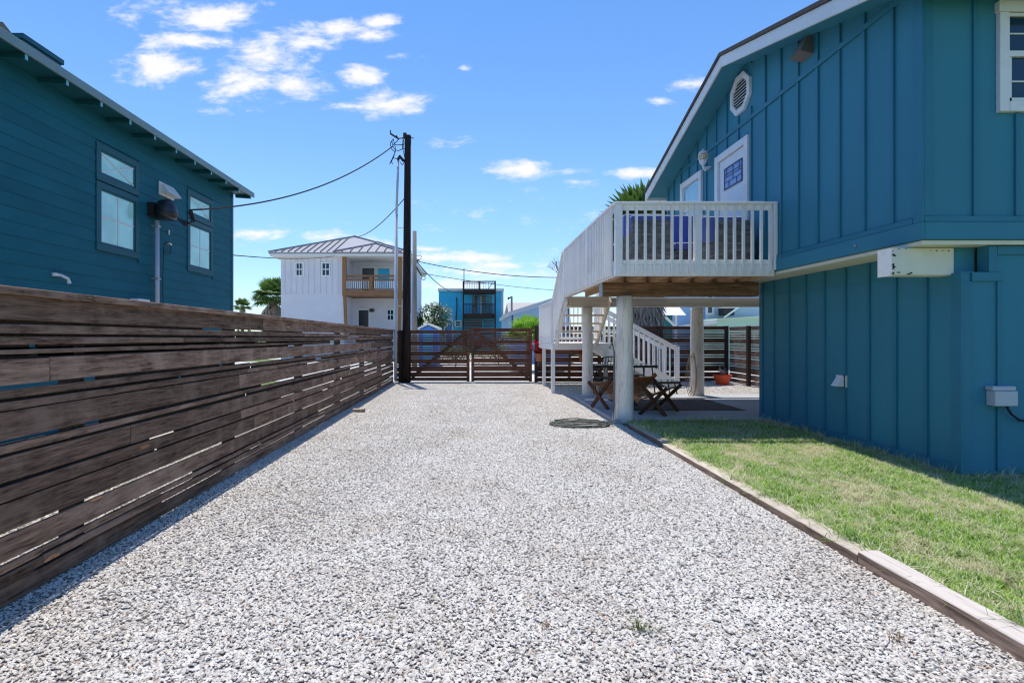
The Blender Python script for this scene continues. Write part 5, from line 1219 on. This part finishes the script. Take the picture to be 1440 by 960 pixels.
# ====================================================================== trees
def fan_leaf(m, base, dirv, plen, flen, n, spread, rnd, wfac=.12, droop=.15, up=Vector((0,0,1))):
    base = Vector(base); d = Vector(dirv).normalized(); hub = base+d*plen; s_ = d.cross(up)
    if s_.length < 1e-3: s_ = Vector((1,0,0))
    s_.normalize(); nrm = s_.cross(d)
    m.bar(base, hub, .025, .018, rnd=rnd)
    for i in range(n):
        a = (i/(n-1)-.5)*spread; L_ = flen*(.75+.25*math.cos(a*.9))*random.uniform(.9,1.08)
        dd = d*math.cos(a)+s_*math.sin(a); w_ = flen*wfac*.5
        perp = (s_*math.cos(a)-d*math.sin(a))
        mid = hub+dd*L_*.6+nrm*.03*flen-Vector((0,0,droop*L_*.2)); tip = hub+dd*L_-Vector((0,0,droop*L_))
        m.raw([hub-perp*w_*.2, hub+perp*w_*.2, mid+perp*w_, mid-perp*w_, tip], [(0,1,2,3),(3,2,4)], min(1,max(0,rnd+random.uniform(-.15,.15))))
def palm(name, label, x, y, h, cr, nl, skirt=0, skirt_len=0, trunk_r=.18, matl='palm', grp=None, flowers=False, up_bias=.1, sk=1.0):
    t = thing(name, label, 'palm tree', (x, y, 0), group=grp)
    m = MB(); zs = [h*i/8 for i in range(9)]
    m.tube([(random.uniform(-.03,.03), random.uniform(-.03,.03), z) for z in zs], [trunk_r*(1.15-.25*i/8) for i in range(9)], 10); m.build('trunk', M['palm_trunk'], t)
    m = MB()
    for i in range(nl):
        a = i*2.399+random.uniform(-.2,.2); e = math.asin(min(.98, up_bias+(1-up_bias)*(i+.5)/nl)) if up_bias >= 0 else random.uniform(-.3,1.3)
        d = Vector((math.cos(a)*math.cos(e), math.sin(a)*math.cos(e), math.sin(e)))
        fan_leaf(m, (0,0,h), d, cr*.45, cr*.60, 19, R(200), random.random(), wfac=.15, droop=.30 if e < .7 else .06)
    m.build('crown', M[matl], t, recalc=False)
    if skirt:
        m = MB()
        for i in range(skirt):
            a = random.uniform(0,6.28); z = h-.05-random.random()*skirt_len*.75; rr_ = trunk_r+random.uniform(.03,.12)
            d = Vector((math.cos(a)*.42, math.sin(a)*.42, -1)); b_ = (math.cos(a)*trunk_r*.8, math.sin(a)*trunk_r*.8, z)
            fan_leaf(m, b_, d, cr*.16*sk, cr*.30*sk, 8, R(75), random.random(), .12, .12, Vector((0,0,1)))
        m.build('dead_frond_skirt', M['palm_dead'], t, recalc=False)
    if flowers:
        m = MB()
        for k in range(3):
            a = 3.6+k*.9; c0 = Vector((.25*math.cos(a), .25*math.sin(a)-.3, h+.45))
            for i in range(160):
                p = c0+Vector((random.gauss(0,.13), random.gauss(0,.1), random.gauss(0,.2))); leaf_blade(m, p, p+Vector((random.uniform(-.07,.07), random.uniform(-.05,.05), random.uniform(-.08,.02))), .03, n=2)
        m.build('flower_cluster', M['blossom'], t, recalc=False)
    return t
p = at(912,0,18)
palm('fan_palm', 'tall fan palm with shaggy dead frond skirt rising behind the deck', p.x-.15, 18, 4.65, 1.9, 56, 150, 3.6, .26, flowers=True, up_bias=-.35, sk=1.35)
p = at(392,0,46); palm('fan_palm', 'fan palm with drooping grey fronds half hidden by the white house', p.x-.1, 45, 4.6, 1.9, 44, 90, 2.2, .35, up_bias=-.5, sk=1.9)
p = at(341,430,85); palm('fan_palm', 'tiny distant fan palm above the left fence', p.x, 85, p.z-.1, 1.6, 26, 20, 1.0, .25, up_bias=-.1)
p = at(743,0,22); t = palm('young_palm', 'bright green young fan palm just behind the rear fence', p.x, 22, 1.25, 1.15, 30, 0, 0, .12, 'palm_young', up_bias=.25)
p = at(761,0,22.6); t = palm('young_palm', 'smaller bright young palm right of the first behind the rear fence', p.x, 22.6, 1.15, .9, 22, 0, 0, .12, 'palm_young', up_bias=.25)
def tree(name, label, x, y, h, rx, rz, n, lsz, cat='tree', flower=0, trunk=.14, base=None, seed=1, grp=None):
    rg = random.Random(seed); t = thing(name, label, cat, (x, y, 0), group=grp)
    cz = h-rz; m = MB(); m.tube([(0,0,-.1),(.05,0,cz*.5),(0,.05,cz)], [trunk,trunk*.8,trunk*.55], 8)
    cl = []
    for i in range(16):
        a = rg.uniform(0,6.28); e = rg.uniform(-.5,1.4); k = rg.uniform(.45,.8); c = Vector((rx*k*math.cos(a)*math.cos(e), rx*k*math.sin(a)*math.cos(e), cz+rz*k*math.sin(e))); cl.append((c, rg.uniform(.28,.5)*rx)); m.tube([(0,0,cz*.6), (c.x*.5,c.y*.5,(cz*.6+c.z)*.5+.1), tuple(c)], [trunk*.4,trunk*.25,trunk*.08], 6)
    m.build('trunk', M['bark'], t); m = MB(); fl = MB()
    for i in range(n):
        c, r_ = rg.choice(cl); v_ = Vector((rg.gauss(0,1),rg.gauss(0,1),rg.gauss(0,1))).normalized()*r_*rg.uniform(.5,1.05); p_ = c+v_; p_.z = max(p_.z, .15)
        d = Vector((rg.gauss(0,1),rg.gauss(0,1),rg.gauss(0,.6))).normalized()*lsz; tgt = fl if flower and rg.random() < flower*(1.6 if v_.z > 0 else .5) else m
        leaf_blade(tgt, p_, p_+d, lsz*.6, rg.random(), 2, droop=lsz*.2)
    m.build('crown', M['leaf'], t, recalc=False)
    if flower: fl.build('blossom', M['blossom'], t, recalc=False)
    return t
p = at(606,0,38); tree('flowering_tree', 'round green tree with pale blossoms between the white house and the blue house', p.x, 38, 3.9, 1.55, 1.5, 3600, .17, flower=.22, seed=4)
tree('flowering_tree', 'small bush of pale blossoms right of the bright blue house', at(712,0,36).x, 36, 1.9, .5, .8, 700, .12, flower=.5, seed=9, trunk=.05)
for i, (px_, y_, h_, rx_, l) in enumerate(((640,24,1.05,.8,'low green shrub behind the middle of the gate'),(700,27,.9,1.2,'low shrub on the grass behind the right gate leaf'),(880,20.5,1.2,.6,'shrub at the foot of the shaggy palm behind the rear fence'))):
    tree('shrub', l, at(px_,0,y_).x, y_, h_, rx_, h_*.45, 900, .09, cat='shrub', seed=20+i, trunk=.03, grp='shrubs behind the rear fence')
# bare tree left of the deck railing
rg = random.Random(5); bt = thing('bare_tree', 'thin leafless branches rising behind the sloping white stair railing', 'tree', (at(800,0,17.6).x, 17.6, 0)); m = MB()
m.tube([(0,0,-.1),(.05,0,1.5),(-.05,0,3.0)], [.05,.04,.03], 8)
def br(p, d, L_, r_, dep):
    q_ = p+d*L_; m.tube([p, p+d*L_*.5+Vector((rg.uniform(-.03,.03),0,.01)), q_], [r_, r_*.8, r_*.6], 5)
    if dep: 
        for _ in range(3 if dep > 1 else 2): br(q_, (d+Vector((rg.uniform(-.55,.45), rg.uniform(-.4,.4), rg.uniform(-.1,.5)))).normalized(), L_*rg.uniform(.6,.85), r_*.6, dep-1)
br(Vector((-.05,0,3.0)), Vector((-.55,0,.85)).normalized(), .34, .022, 4)
part_ = m.build('trunk', M['bark'], bt)
# far-off low band of town greenery on the horizon
rg = random.Random(9); m = MB()
for i in range(5200):
    x = rg.uniform(-120,130); y = rg.uniform(118,132); hh = 1.2+1.2*(math.sin(x*.21)+math.sin(x*.083+1))*.5+1; p_ = Vector((x, y, abs(rg.gauss(0,.5))*hh)); leaf_blade(m, p_, p_+Vector((rg.uniform(-.9,.9), rg.uniform(-.5,.5), rg.uniform(-.2,.9))), .8, rg.random(), 2)
tag(m.build('distant_bushes', M['leaf'], recalc=False), 'far-off low green bushes along the horizon', 'bushes', kind='stuff')
